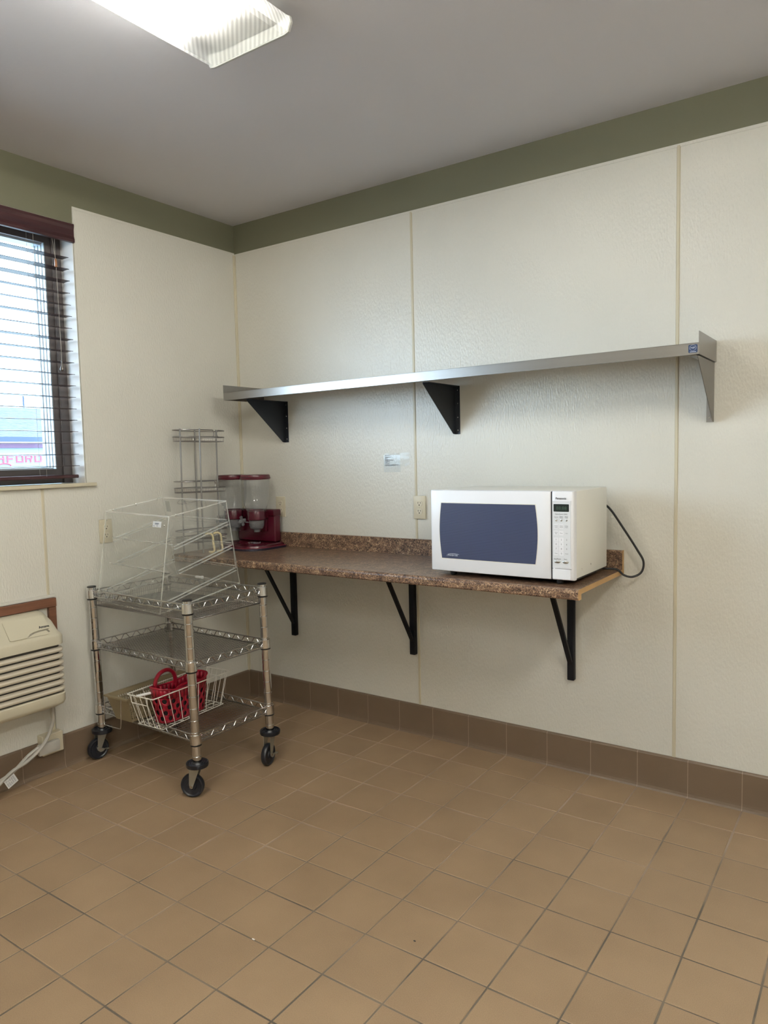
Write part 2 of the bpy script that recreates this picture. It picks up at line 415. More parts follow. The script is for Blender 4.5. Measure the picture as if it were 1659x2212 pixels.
for i in range(len(xs)-1):
    for j in range(len(ys)-1):
        a, b = xs[i], xs[i+1]; c, d = ys[j+1], ys[j]
        jx0 = JT/2*(.7+.6*random.random()) if i else 0
        wx = b-a-JT; wy = d-c-JT; cx, cy = (a+b)/2, (c+d)/2
        near = cx < 3.3 and cy > -2.95
        if near:
            key = (round(wx,4), round(wy,4))
            if key not in tile_cache: tile_cache[key] = tile_mb(wx, wy).mesh('tile', [M['tile']])
            o = bpy.data.objects.new('tile', tile_cache[key]); COL.objects.link(o); o.parent = floor
            o.location = (cx+random.uniform(-.0006,.0006), cy+random.uniform(-.0006,.0006), random.uniform(-.0005,.0003))
            o.rotation_euler = (random.uniform(-.002,.002), random.uniform(-.002,.002), random.uniform(-.003,.003)); ntile += 1
        else:
            t = tile_mb(wx, wy); rest.add([q + Vector((cx,cy,0)) for q in t.v], t.f)
part('tile', rest, 'tile', floor, kind='stuff')
print('tiles', ntile)

# walls ------------------------------------------------------------ right wall: y = 0 plane
mb = MB(); mb.box((-.2, .003, -.12), (XW+.2, .2, H+.1))
wall_right = struct('wall_right', mb, ['green'], 'long right wall with white textured panels under a green band', 'wall')
ZF = 2.5648
px = [0, 1.2016, 2.4206, 3.6396, XW]
for a, b in zip(px[:-1], px[1:]):
    mb = MB(); mb.box((a+.001, 0, ZB), (b-.001, .003, ZF)); part('panel', mb, 'frp', wall_right)
for a in px[1:-1]:
    mb = MB(); mb.prism([(a-.007,0),(a-.0045,-.0035),(a+.0045,-.0035),(a+.007,0)], 'z', ZB, ZF); part('panel_joint', mb, 'trim', wall_right)
mb = MB(); mb.box((0, -.0022, ZF-.006), (XW, .003, ZF+.006)); part('cap_molding', mb, 'frp', wall_right)
mb = MB(); mb.prism([(0,0),(.0,-.012),(.003,-.012),(.006,-.006),(.012,-.003),(.012,0)], 'z', ZB, ZF); part('corner_molding', mb, 'trim', wall_right)
# left wall: x = 0 plane, window opening, lengthened out of view to let in more daylight
WY0, WY1, WZ0, WZ1 = -3.30, -1.012, 1.305, 2.50
mb = MB()
for a, b in (((-.2, WY1, -.12), (-.003, .2, H+.1)), ((-.2, YW-.2, -.12), (-.003, WY0, H+.1)), ((-.2, WY0, -.12), (-.003, WY1, WZ0)), ((-.2, WY0, WZ1), (-.003, WY1, H+.1))): mb.box(a, b)
wall_left = struct('wall_left', mb, ['green'], 'left wall with white panels, green band and window opening', 'wall')
ZL = 2.572
mb = MB(); mb.prism([(0,ZB),(0,ZL),(-1.001,ZL),(-1.001,WZ0),(-1.228,WZ0),(-1.228,ZB)], 'x', -.003, 0); part('panel', mb, 'frp', wall_left)
mb = MB(); mb.box((-.003, -2.447, ZB), (0, -1.230, WZ0)); part('panel', mb, 'frp', wall_left)
mb = MB(); mb.prism([(-2.449,ZB),(-2.449,WZ0),(-3.311,WZ0),(-3.311,ZL),(-3.66,ZL),(-3.66,ZB)], 'x', -.003, 0); part('panel', mb, 'frp', wall_left)
mb = MB(); mb.box((-.003, YW, ZB), (0, -3.662, ZL)); part('panel', mb, 'frp', wall_left)
mb = MB(); mb.prism([(-1.236,0),(-1.2335,.0035),(-1.2245,.0035),(-1.222,0)], 'z', .80, WZ0)
mb.v = [Vector((q.y, q.x, q.z)) for q in mb.v]; part('panel_joint', mb, 'trim', wall_left)
mb = MB(); mb.box((-.003, -1.001, ZL-.006), (.0022, 0, ZL+.006)); part('cap_molding', mb, 'frp', wall_left)
mb = MB(); mb.box((-.003, -1.009, WZ0), (.0026, -.997, ZL+.006)); part('edge_molding', mb, 'frp', wall_left)
# two walls behind the camera
mb = MB(); mb.box((XW, YW-.2, -.12), (XW+.2, .2, H+.1)); struct('wall_far', mb, ['plainwall'], 'cream wall out of view to the right', 'wall')
mb = MB(); mb.box((-.2, YW-.2, -.12), (XW+.2, YW, H+.1)); struct('wall_rear', mb, ['plainwall'], 'cream wall out of view behind the camera', 'wall')
mb = MB(); mb.box((-.2, YW-.2, H), (XW+.2, .2, H+.12)); struct('ceiling', mb, ['ceil'], 'smooth painted grey-white ceiling', 'ceiling')

# cove base tiles
def base_prof(t0=0.0): return [(t0,ZB+.001),(t0,0.0),(.021,0.0),(.0155,.006),(.0125,.016),(.0115,.026),(.0115,ZB-.006),(.009,ZB-.001),(.006,ZB+.001)]
GP = [(u-.0009 if 0 < u < .03 and v < ZB-.01 else u, v-.0015 if v > .1 else v) for u, v in base_prof()]
mb = MB(); mb.prism([(-y, z) for y, z in GP], 'x', .0005, XW); br = struct('baseboard_right', mb, ['basegrout'], 'brown tile cove base along the right wall', 'baseboard')
bx = [.012] + [X0 + i*S for i in range(-5, 19) if X0+i*S < XW] + [XW]
for a, b in zip(bx[:-1], bx[1:]):
    mb = MB(); mb.prism([(-y, z) for y, z in base_prof()], 'x', a+.0014, b-.0014); part('cove_tile', mb, 'basetile', br)
mb = MB(); mb.prism([(x, z) for x, z in GP], 'y', YW, -.0005); bl = struct('baseboard_left', mb, ['basegrout'], 'brown tile cove base along the left wall', 'baseboard')
by = [-.012] + [Y0 - j*S for j in range(0, 23) if Y0-j*S > YW] + [YW]
for a, b in zip(by[:-1], by[1:]):
    mb = MB(); mb.prism([(x, z) for x, z in base_prof()], 'y', b+.0014, a-.0014); part('cove_tile', mb, 'basetile', bl)

# window ----------------------------------------------------------------
XF = -.10
mb = MB()
mb.box((XF, WY1-.003, WZ0), (-.0005, WY1, WZ1)); mb.box((XF, WY0, WZ0), (-.0005, WY0+.003, WZ1)); mb.box((XF, WY0, WZ1-.003), (-.0005, WY1, WZ1))
trim1 = struct('trim_1', mb, ['jamb'], 'glossy white side and head jambs of the window opening', 'trim')
mb = MB(); mb.bbox((XF, WY0-.02, 1.293), (.022, WY1, 1.310), .002); mb.bbox((.001, WY1-.004, 1.293), (.022, -.967, 1.310), .002)
struct('trim_2', mb, ['trim'], 'ivory window sill ledge under the blind', 'trim')
mb = MB()
FY1, FZ0, FZ1 = -1.092, 1.378, 2.415
FY0 = WY0 + .08
mb.box((-.19, FY1, 1.311), (XF, WY1-.0032, WZ1-.0032)); mb.box((-.19, WY0+.0032, 1.311), (XF, FY0, WZ1-.0032)); mb.box((-.19, FY0, 1.311), (XF, FY1, FZ0)); mb.box((-.19, FY0, FZ1), (XF, FY1, WZ1-.0032))
window = struct('window_1', mb, ['brownframe'], 'window with bronze frame behind a dark wooden blind', 'window')
mb = MB(); mb.bbox((XF, WY1-.052, 1.312), (XF+.008, WY1-.046, WZ1), .002); mb.bbox((XF, FY0, 1.345), (XF+.008, FY1, 1.351), .002); part('frame_bead', mb, 'brownframe', window)
mb = MB()
for k in range(4):
    x1, x0 = -.103-.020*k, -.118-.020*k-.006; o_ = .0035*k
    mb.box((x0, FY1-o_-.004, FZ0), (x1, FY1-o_+.003, FZ1)); mb.box((x0, FY0+o_-.003, FZ0), (x1, FY0+o_+.004, FZ1))
mb.box((-.185, FY0, FZ0), (-.125, FY1, FZ0+.008)); mb.box((-.185, FY0, FZ1-.008), (-.125, FY1, FZ1))
part('sash', mb, 'sash', window, label='pale grey ribbed sash strips')
mb = MB(); mb.box((-.1865, FY0, FZ0), (-.1855, FY1, FZ1)); part('pane', mb, 'glass', window)

# wood frame round the heater opening
mb = MB(); mb.bbox((.0005, -2.42, .758), (.022, -1.205, .797), .0015)
fr = struct('trim_3', mb, ['pine'], 'reddish stained wooden board framing the wall heater', 'trim')
mb = MB(); mb.bbox((.0005, -1.240, .40), (.020, -1.206, .757), .0015); part('side_board', mb, 'pine', fr)
mb = MB(); mb.bbox((.0005, -2.42, .40), (.020, -2.386, .757), .0015); part('side_board', mb, 'pine', fr)
mb = MB(); mb.box((0, -2.43, .799), (.006, -1.20, .812)); struct('trim_4', mb, ['frp'], 'thin white strip along the top of the wooden board', 'trim')

# ================================================================== LAMPS
def fixture(x0, x1, y0, y1, label, tube='tube'):
    """surface mounted wraparound fluorescent fixture on the ceiling"""
    cx, cy = (x0+x1)/2, (y0+y1)/2
    t = thing('ceiling_light', (cx, cy, H), label, 'ceiling light')
    mb = MB(); mb.box((x0+.06, y0+.01, H-.045), (x1-.06, y1-.01, H)); part('pan', mb, 'pan', t)
    zb, zt = 2.652, H-.012
    prof = [(x0+.045, zt), (x0+.004, zt-.026), (x0, zt-.040), (x0+.012, zb+.004), (x0+.03, zb), (x1-.03, zb), (x1-.012, zb+.004), (x1, zt-.040), (x1-.004, zt-.026), (x1-.045, zt)]
    mb = MB(); n = len(prof)
    vs = [(x, y0+.006, z) for x, z in prof] + [(x, y1-.006, z) for x, z in prof]
    mb.add(vs, [(i, i+1, i+1+n, i+n) for i in range(n-1)])
    part('lens', mb, 'lens', t)
    for ya, yb in ((y0, y0+.007), (y1-.007, y1)):
        mb = MB(); pp = [(x + (.004 if x > cx else -.004), z - (.004 if z < zb+.03 else 0)) for x, z in prof]
        mb.prism(pp, 'y', ya, yb); part('end_plate', mb, 'lensend', t)
    for tx in (cx-.075, cx+.075):
        mb = MB(); mb.tube([(tx, y0+.17, H-.062), (tx, y1-.17, H-.062)], .0125, 10)
        tb = part('tube', mb, tube, t)
        for ya, yb in ((y0+.156, y0+.171), (y1-.171, y1-.156)):
            mb = MB(); mb.tube([(tx, ya, H-.062), (tx, yb, H-.062)], .013, 10); part('socket', mb, 'pan', tb)
fixture(1.292, 1.642, -2.552, -1.331, 'wide fluorescent ceiling light glowing above the cart')
fixture(3.60, 3.95, -2.70, -1.48, 'fluorescent ceiling light out of view to the right of the camera', 'tube2')
fixture(2.45, 2.80, -4.45, -3.23, 'fluorescent ceiling light out of view behind the camera', 'tube2')

# ================================================================== OUTSIDE
mb = MB(); mb.box((-60, -40, -.6), (-.35, 60, -.5)); M['asphalt'] = mat('pavement', (.35,.36,.36), .9)
struct('ground', mb, ['asphalt'], 'pale pavement outside the window', 'ground')
BX = -10.0
b = thing('shop_building', (BX-2, 3, -.5), 'low building with shingled roof and red lettered sign seen through the blind', 'building')
M['shingle'] = mat('grey_shingles', (.050,.062,.085), .9, bump=(10, 1, .05, (1, 1, 6)), var=.55)
M['wallout'] = mat('pale_siding', (.20,.27,.30), .8)
M['gutter'] = mat('blue_grey_gutter', (.018,.035,.07), .6)
M['fascia'] = mat('plum_fascia', (.055,.022,.06), .6)
M['signbrd'] = mat('pale_sign_board', (.13,.19,.22), .6)
M['letters'] = mat('red_sign_letters', (.30,.022,.05), .5)
YA, YB = -4.0, 8.5
mb = MB(); mb.box((BX-4, YA, -.5), (BX-.05, YB, 1.9)); part('wall', mb, 'wallout', b)
mb = MB(); mb.prism([(BX, 1.89), (BX-1.6, 2.56), (BX-1.7, 2.5), (BX-.1, 1.85)], 'y', YA, YB); part('roof', mb, 'shingle', b)
mb = MB(); mb.box((BX-.05, YA, 1.81), (BX+.08, YB, 1.90)); part('gutter', mb, 'gutter', b)
mb = MB(); mb.box((BX-.05, YA, 1.785), (BX+.03, YB, 1.81)); part('drip_edge', mb, 'whiteplastic', b)
mb = MB(); mb.box((BX-.05, YA, 1.70), (BX+.02, YB, 1.785)); part('fascia', mb, 'fascia', b)
mb = MB(); mb.box((BX-.05, YA, 1.37), (BX+.04, YB-.05, 1.615)); sb = part('sign_board', mb, 'signbrd', b)
def stroke_letter(mb, y, w_, ch):
    z0, z1, t = 1.434, 1.575, .027; zm = (z0+z1)/2; x0, x1 = BX+.04, BX+.055
    bars = {'H': [(0,z0,t,z1),(w_-t,z0,w_,z1),(t,zm-t/2,w_-t,zm+t/2)], 'F': [(0,z0,t,z1),(t,z1-t,w_,z1),(t,zm-t/2,w_*.8,zm+t/2)],
            'O': [(0,z0,t,z1),(w_-t,z0,w_,z1),(t,z1-t,w_-t,z1),(t,z0,w_-t,z0+t)],
            'R': [(0,z0,t,z1),(t,z1-t,w_-.01,z1),(w_-t,zm+t/2,w_,z1-t),(t,zm-t/2,w_-.01,zm+t/2),(w_*.62,z0,w_*.62+t,zm-t/2)],
            'D': [(0,z0,t,z1),(t,z1-t,w_-.012,z1),(t,z0,w_-.012,z0+t),(w_-t,z0+t,w_,z1-t)]}[ch]
    for a_, b_, c_, d_ in bars: mb.box((x0, y+a_, b_), (x1, y+c_, d_))
for ch, y in zip('HFORD', (3.715,3.90,4.07,4.245,4.422)):
    mb = MB(); stroke_letter(mb, y, .138, ch); part('sign_letter', mb, 'letters', sb)
mb = MB(); mb.tube([(BX+.05, 3.85+.12*math.cos(a), 1.375+.045*math.sin(a)) for a in [PI*k/12 for k in range(13)]], .011, 5); part('sign_arc', mb, 'letters', sb)
for pxx, pyy, ph in ((-16, 7.65, 3.22),):
    mb = MB(); mb.tube([(pxx, pyy, -.5), (pxx, pyy, ph)], .025, 6); solo('utility_pole', mb, 'gutter', 'thin pole rising behind the building roof outside', 'pole', (pxx, pyy, -.5))

# ================================================================== BLIND
bl_ = thing('window_blind', (-.03, -1.65, 1.335), 'dark mahogany slatted window blind with valance and pull cord', 'blind')
BY0, BY1 = -3.285, -1.030
mb = MB(); mb.prism([(.0,2.412),(.012,2.414),(.013,2.425),(.009,2.440),(.009,2.470),(.013,2.484),(.013,2.495),(.0,2.495)], 'y', WY0+.003, -1.0105)
part('valance', mb, 'blind', bl_)
mb = MB(); mb.box((-.062, BY0+.01, 2.440), (-.012, BY1-.008, 2.490)); part('headrail', mb, 'headrail', bl_)
for k in range(19):
    z = 2.345 - k*.0531; c = Vector((-.038, 0, z)); tl = random.uniform(-.055, .05) + (.07 if k in (3,4,6,8) else 0)
    R = Matrix.Translation((-.038, 0, z)) @ Matrix.Rotation(tl, 4, 'Y')
    mb = MB(); hw = .0255
    mb.prism([(-hw,0),(-hw*.5,.0012),(hw*.5,.0012),(hw,0),(hw,.0022),(hw*.5,.0036),(-hw*.5,.0036),(-hw,.0022)], 'y', BY0, BY1 + random.uniform(-.002,.002), R)
    part('slat', mb, 'slat', bl_)
mb = MB(); mb.bbox((-.064, BY0, 1.334), (-.012, BY1-.006, 1.350), .003); part('bottom_rail', mb, 'blind', bl_)
for y in (-1.197, -1.72, -2.25, -2.8, -3.2):
    mb = MB(); mb.tube([(-.011, y, 2.44), (-.011, y, 1.345)], .0007, 4); mb.tube([(-.066, y, 2.44), (-.066, y, 1.345)], .0007, 4)
    for k in range(19): z = 2.343-k*.0531; mb.tube([(-.011, y, z), (-.066, y, z)], .0005, 4)
    part('ladder_cord', mb, 'string', bl_)
mb = MB(); mb.tube([(-.008, -1.098, 2.44), (.004, -1.106, 2.322)], .0008, 4); mb.tube([(-.008, -1.112, 2.44), (.004, -1.106, 2.322)], .0008, 4)
mb.tube([(.004, -1.104, 2.29), (.004, -1.102, 1.86)], .0009, 4); pc = part('pull_cord', mb, 'string', bl_)
mb = MB(); mb.lathe([(.003,.036),(.0055,.030),(.0065,0),(.003,-.002)], (.004,-1.105,2.287), 10); part('cord_connector', mb, 'tassel', pc)
mb = MB(); mb.lathe([(.0018,.050),(.004,.044),(.0045,.028),(.010,.012),(.0105,.006),(.006,0)], (.004,-1.102,1.822), 12); part('tassel', mb, 'tasseldark', pc)

# ================================================================== WALL HEATER / AC
ac = thing('wall_air_conditioner', (.0, -1.85, .36), 'almond through-wall air conditioner with horizontal louvers below the window', 'air conditioner')
AY0, AY1 = -2.34, -1.258; FXX = .17
def ring(x0, x1, y0, y1, r, z, n=6):
    """plan outline against the wall, open at x=0: rounded front corners"""
    p = [(x0, y1)]
    for i in range(n+1): a = PI/2*(1-i/n); p.append((x1-r+r*math.cos(a), y1-r+r*math.sin(a)))
    for i in range(n+1): a = -PI/2*i/n; p.append((x1-r+r*math.cos(a), y0+r+r*math.sin(a)))
    p.append((x0, y0)); return [Vector((x, y, z)) for x, y in p]
def loft(mb, rings, smooth=True, caps=True):
    n = len(rings[0]); vs = [q for r in rings for q in r]
    fs = [(i*n+k, i*n+(k+1)%n, (i+1)*n+(k+1)%n, (i+1)*n+k) for i in range(len(rings)-1) for k in range(n)]
    if caps: fs += [tuple(reversed(range(n))), tuple(range((len(rings)-1)*n, len(rings)*n))]
    return mb.add(vs, fs, smooth)
mb = MB(); loft(mb, [ring(0, FXX-.016, AY0+.014, AY1-.014, .03, z) for z in (.372, .625)], False); part('core', mb, 'acdark', ac)
mb = MB(); loft(mb, [ring(0.0, FXX-.02, AY0+.03, AY1-.03, .03, .345), ring(0, FXX-.006, AY0+.006, AY1-.006, .035, .355), ring(0, FXX, AY0, AY1, .038, .368), ring(0, FXX, AY0, AY1, .038, .400), ring(0, FXX-.004, AY0+.003, AY1-.003, .036, .404)])
part('bottom_rail', mb, 'ac', ac)
for k in range(7):
    z = .4125 + k*.0290
    mb = MB(); loft(mb, [ring(.0, FXX-.013, AY0+.010, AY1-.010, .032, z-.001), ring(0, FXX-.002, AY0+.001, AY1-.001, .038, z+.001), ring(0, FXX+.001, AY0, AY1, .038, z+.008), ring(0, FXX-.002, AY0+.002, AY1-.002, .037, z+.0155), ring(0, FXX-.013, AY0+.010, AY1-.010, .032, z+.0195)])
    part('louver', mb, 'ac2', ac)
mb = MB(); loft(mb, [ring(0, FXX-.012, AY0+.010, AY1-.010, .032, .616), ring(0, FXX, AY0, AY1, .038, .620), ring(0, FXX, AY0, AY1, .038, .655), ring(0, FXX-.004, AY0+.003, AY1-.003, .04, .664),
    ring(0, FXX-.012, AY0+.010, AY1-.010, .04, .670), ring(0, .118, AY0+.012, AY1-.010, .050, .7105), ring(0, .082, AY0+.026, AY1-.026, .05, .746), ring(0, .070, AY0+.034, AY1-.036, .045, .7525), ring(0, .03, AY0+.040, AY1-.044, .02, .755)])
top = part('top_housing', mb, 'ac', ac)
# sloping door: plane from (.155,.673) to (.09,.742)
def sl(u, y, h=0):   # u 0 (front) .. 1 (back)
    d = Vector((.084-.157, 0, .7445-.6735)); nrm = Vector((.7,0,.7)).normalized()
    return Vector((.157, y, .6735)) + d*u + nrm*h
def slab(mb, outline, h0, h1):
    n = len(outline); vs = [sl(u, y, h0) for u, y in outline] + [sl(u, y, h1) for u, y in outline]
    mb.add(vs, [tuple(range(n)), tuple(reversed(range(n, 2*n)))] + [(i, i+n, (i+1)%n+n, (i+1)%n) for i in range(n)])
door = [(.04,-1.497),(.0,-1.49),(.0,-1.425),(.14,-1.408),(.20,-1.392),(.24,-1.365),(.25,-1.318),(.28,-1.312),(.93,-1.312),(.97,-1.318),(.97,-1.49)]
mb = MB(); slab(mb, door, .0008, .0032); dr = part('control_door', mb, 'ac', top)
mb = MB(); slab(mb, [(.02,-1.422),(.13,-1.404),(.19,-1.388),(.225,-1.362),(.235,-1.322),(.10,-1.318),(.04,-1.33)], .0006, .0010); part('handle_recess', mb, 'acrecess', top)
mb = MB(); slab(mb, [(.0,-1.424),(.10,-1.40),(.15,-1.384),(.18,-1.36),(.185,-1.332),(.05,-1.325),(-.02,-1.33)], .0008, .0014); part('finger_lip', mb, 'ac', top)
mb = MB()
tm = Matrix.Translation(sl(.33, -1.357, .0036)) @ Matrix(((0,-.7,.7,0),(1,0,0,0),(0,.7,.7,0),(0,0,0,1)))
text_mb(mb, 'Amana', .0165, tm, .0003, bold=.0004); part('logo_lettering', mb, 'ink', top)
# cords
mb = MB(); mb.tube(catmull([(.08,-1.288,.372),(.075,-1.283,.30),(.07,-1.285,.245),(.075,-1.33,.172),(.085,-1.41,.125),(.10,-1.495,.108),(.12,-1.60,.06),(.14,-1.75,.012),(.12,-1.9,.008),(.08,-1.80,.03),(.06,-1.62,.05),(.055,-1.51,.072),(.055,-1.46,.09),(.06,-1.40,.134),(.062,-1.352,.157)], 7), 0.0075, 8)
cd = part('power_cord', mb, 'cord', ac)
mb = MB(); mb.bbox((.044, -1.350, .112), (.066, -1.250, .164), .006, 2); part('plug', mb, 'cord', cd)
lt = Matrix.Translation((.128, -1.513, .082)) @ Matrix.Rotation(.45, 4, 'X')
mb = MB(); mb.box((-.0004, -.024, -.020), (.0004, .024, .020), lt); tg = part('paper_label', mb, 'paper', ac, label='white printed warning tag on the cord')
mb = MB()
for k in range(7):
    for q in range(5):
        if random.random() < .85: mb.box((.0005, -.020+q*.008, .014-k*.0045), (.0008, -.020+q*.008+.0045+random.random()*.002, .014-k*.0045+.0017), lt)
part('printing', mb, 'greyink', tg)
mb = MB(); mb.bbox((.0008, -1.322, .098), (.044, -1.222, .190), .003)
ob = solo('outlet_box', mb, 'plate', 'almond surface outlet box with plug at the skirting below the air conditioner', 'outlet box', (.0, -1.266, .098))
mb = MB(); mb.bbox((.0005, -1.252, .191), (.012, -1.236, .36), .002); solo('cable_cover', mb, 'trim', 'ivory cable cover running from the outlet box up to the heater', 'cable cover', (0, -1.244, .191))

# ================================================================== OUTLETS
def outlet(loc, rotz, label):
    t = thing('wall_outlet', loc, label, 'outlet', (0,0,rotz))
    mb = MB(); mb.bbox((-.0345, -.0065, -.057), (.0345, -.0004, .057), .0025, 2); part('cover_plate', mb, 'plate', t, world=False)
    for s in (1, -1):
        z = s*.0195; mb = MB(); pts = [(x, z2+z) for x, z2 in rrect(-.0165, -.0140, .0165, .0140, .011, 5)]
        mb.prism(pts, 'y', -.0085, -.006); rc = part('receptacle', mb, 'plated', t, world=False)
        mb = MB(); mb.box((-.0078,-.0092,z-.001),(-.0054,-.0084,z+.0072)); mb.box((.0052,-.0092,z-.0005),(.0074,-.0084,z+.0066))
        mb.lathe([(.0030,0),(.0030,.0008)], (0,-.0084,z-.0078), 10, Matrix.Rotation(PI/2, 4, 'X')); part('slots', mb, 'slot', rc, world=False)
    mb = MB(); mb.lathe([(.0026,0),(.0026,.0012),(.001,.0016)], (0,-.0065,0), 10, Matrix.Rotation(PI/2, 4, 'X')); part('screw', mb, 'trim', t, world=False)
outlet((1.2255, 0-.0036, 1.149), 0, 'almond duplex outlet beside the microwave')
outlet((.3005, 0, 1.133), 0, 'almond duplex outlet right of the red cereal dispenser')
outlet((0, -.921, 1.072), PI/2, 'almond duplex outlet on the left wall behind the clear display case')

# ================================================================== NOTE
nt_ = thing('wall_note', (1.09, 0, 1.37), 'small clear-taped printed note on the wall above the counter', 'note')
mb = MB(); mb.box((1.012,-.0008,1.322), (1.112,-.0003,1.410)); ppr = part('sheet', mb, M['tape'], nt_)
mb = MB(); nx, nz_ = 16, 9; vs = []; fs = []
for i in range(nx+1):
    for j in range(nz_+1): vs.append((1.018+i/nx*.150, -.0012-random.random()*.0014, 1.352+j/nz_*.066))
for i in range(nx):
    for j in range(nz_): a = i*(nz_+1)+j; fs.append((a, a+1, a+nz_+2, a+nz_+1))
mb.add(vs, fs, True); part('tape_sheet', mb, 'tape', nt_)
mb = MB()
rows = [(1.4065,.030),(1.3985,.035),(1.3945,.018),(1.3905,.009),(1.3865,.018),(1.3825,.048),(1.3785,.018),(1.3745,.026),(1.3705,.013),(1.3665,.025),(1.3590,.080),(1.3550,.060)]
for z, ln in rows:
    x = 1.0225
    while x < 1.0225+ln:
        wd = random.uniform(.003,.008); mb.box((x, -.0030, z-.0009), (min(x+wd, 1.0225+ln+.002), -.0026, z+.0009)); x += wd+.0016
part('printing', mb, 'ink', ppr)

# ================================================================== COUNTER
CT = .913; CX0, CX1 = .016, 2.217; CF = -.540
ct = thing('countertop', ((CX0+CX1)/2, -.27, .874), 'brown granite-look laminate countertop with backsplash on the right wall', 'countertop')
prof = [(-.0015,.894),(-.0015,CT),(CF+.014,CT),(CF+.006,CT-.0015),(CF+.0015,CT-.006),(CF,CT-.013),(CF,.880),(CF+.004,.8745),(CF+.030,.8745),(CF+.030,.894)]
mb = MB(); mb.prism(prof, 'x', CX0, CX1-.0012)
mb.cur = 1; mb.prism(prof, 'x', CX1-.0012, CX1); part('slab', mb, ['granite','chip'], ct)
mb = MB(); mb.prism([(-.0015,CT+.0002),(-.0015,.992),(-.016,.992),(-.020,.988),(-.020,CT+.0002)], 'x', CX0, CX1-.0012)
mb.cur = 1; mb.prism([(-.0015,CT+.0002),(-.0015,.992),(-.016,.992),(-.020,.988),(-.020,CT+.0002)], 'x', CX1-.0012, CX1); part('backsplash', mb, ['granite','chip'], ct)

def cbracket(x, label):
    t = thing('shelf_bracket', (x, -.001, .41), label, 'bracket')
    mb = MB(); mb.bbox((x-.0155, -.028, .410), (x+.0155, -.001, .892), .004, 2); part('upright', mb, 'blackmetal', t)
    mb = MB(); mb.bbox((x-.0155, -.300, .868), (x+.0155, -.028, .8935), .003); part('arm', mb, 'blackmetal', t)
    mb = MB()
    a, b2 = Vector((x,-.022,.478)), Vector((x,-.262,.872)); d = (b2-a).normalized(); n2 = Vector((0, d.z, -d.y)).normalized()
    vs = [p + Vector((sx*.0105,0,0)) + n2*sy*.005 for p in (a, b2) for sx, sy in ((-1,-1),(1,-1),(1,1),(-1,1))]
    mb.add(vs, [(0,3,2,1),(4,5,6,7),(0,1,5,4),(1,2,6,5),(2,3,7,6),(3,0,4,7)]); part('brace', mb, 'blackmetal', t)
cbracket(.387, 'black steel counter bracket nearest the cart')
cbracket(1.178, 'black steel counter bracket in the middle, under the wall joint')
cbracket(1.995, 'black steel counter bracket below the microwave')

# ================================================================== STEEL WALL SHELF
SX0, SX1, SD = .197, 2.562, -.305; ZS = 1.7725
TS = -.0062
sh = thing('steel_wall_shelf', (SX1, 0, ZS), 'long stainless steel wall shelf with raised ends above the counter', 'shelf', (0, TS, 0))
L = SX0 - SX1
mb = MB()
mb.bbox((L, SD, -.0015), (0, -.0005, 0), .0003)
mb.box((L, SD, -.040), (0, SD+.0015, 0)); mb.box((L, SD+.0015, -.040), (0, SD+.014, -.0385))
part('deck', mb, 'steel', sh, world=False)
mb = MB(); mb.box((L, -.002, 0), (0, -.0005, .038)); part('rear_upstand', mb, 'steel', sh, world=False)
for x, s in ((L, -1), (0, 1)):
    mb = MB(); mb.box((x-.0014*(s<0), SD, -.040), (x+.0014*(s>0), -.0005, .040)); mb.box((x-(.012 if s > 0 else 0), SD+.002, -.040), (x+(.012 if s < 0 else 0), -.001, -.0385))
    part('end_flange', mb, 'steel', sh, world=False)
mb = MB(); mb.prism(rrect(-.034, -.034, -.004, -.006, .004, 3), 'y', SD-.0006, SD-.0001); st = part('certification_sticker', mb, 'blue', sh, world=False, label='small dark blue round-mark sticker')
mb = MB(); text_mb(mb, 'NSF', .0088, face_y(-.019, SD-.0008, -.0195), .0001, 'CENTER')
mb.tube([(-.019+.0108*math.cos(a), SD-.0009, -.0170+.0098*math.sin(a)) for a in [2*PI*k/24 for k in range(24)]], .0004, 4, closed=True)
mb.box((-.029, SD-.0009, -.0315), (-.009, SD-.0006, -.0298)); part('sticker_lettering', mb, 'whiteink', st, world=False)
def sbracket(x, ztop, side, label, m='steeldark'):
    t = thing('steel_bracket', (x, 0, 1.50), label, 'bracket')
    mb = MB(); t2 = .0012
    poly = [(-.0015,ztop),(-.285,ztop),(-.287,ztop-.008),(-.022,ztop-.222),(-.0015,ztop-.224)]
    mb.prism(poly, 'x', x-t2, x+t2); part('gusset', mb, m, t)
    a, b2 = (x+t2, x+.026) if side > 0 else (x-.026, x-t2)
    mb = MB(); mb.bbox((a, -.0022, ztop-.224), (b2, -.0006, ztop), .0004); fl = part('wall_flange', mb, m, t)
    mb = MB(); mb.box((a, -.285, ztop-.0014), (b2, -.003, ztop)); part('deck_flange', mb, m, t)
    for z in (ztop-.018, ztop-.08, ztop-.145, ztop-.205):
        mb = MB(); mb.lathe([(.0032,0),(.0032,.001),(.0016,.0022)], ((a+b2)/2, -.0022, z), 10, Matrix.Rotation(PI/2, 4, 'X')); part('screw', mb, 'chrome', fl)
sbracket(.350, 1.7155, 1, 'triangular steel bracket under the left end of the wall shelf', 'bracketshade')
sbracket(1.428, 1.7228, 1, 'triangular steel bracket under the middle of the wall shelf', 'bracketshade')
sbracket(2.556, 1.7300, -1, 'triangular steel bracket at the right end of the wall shelf')

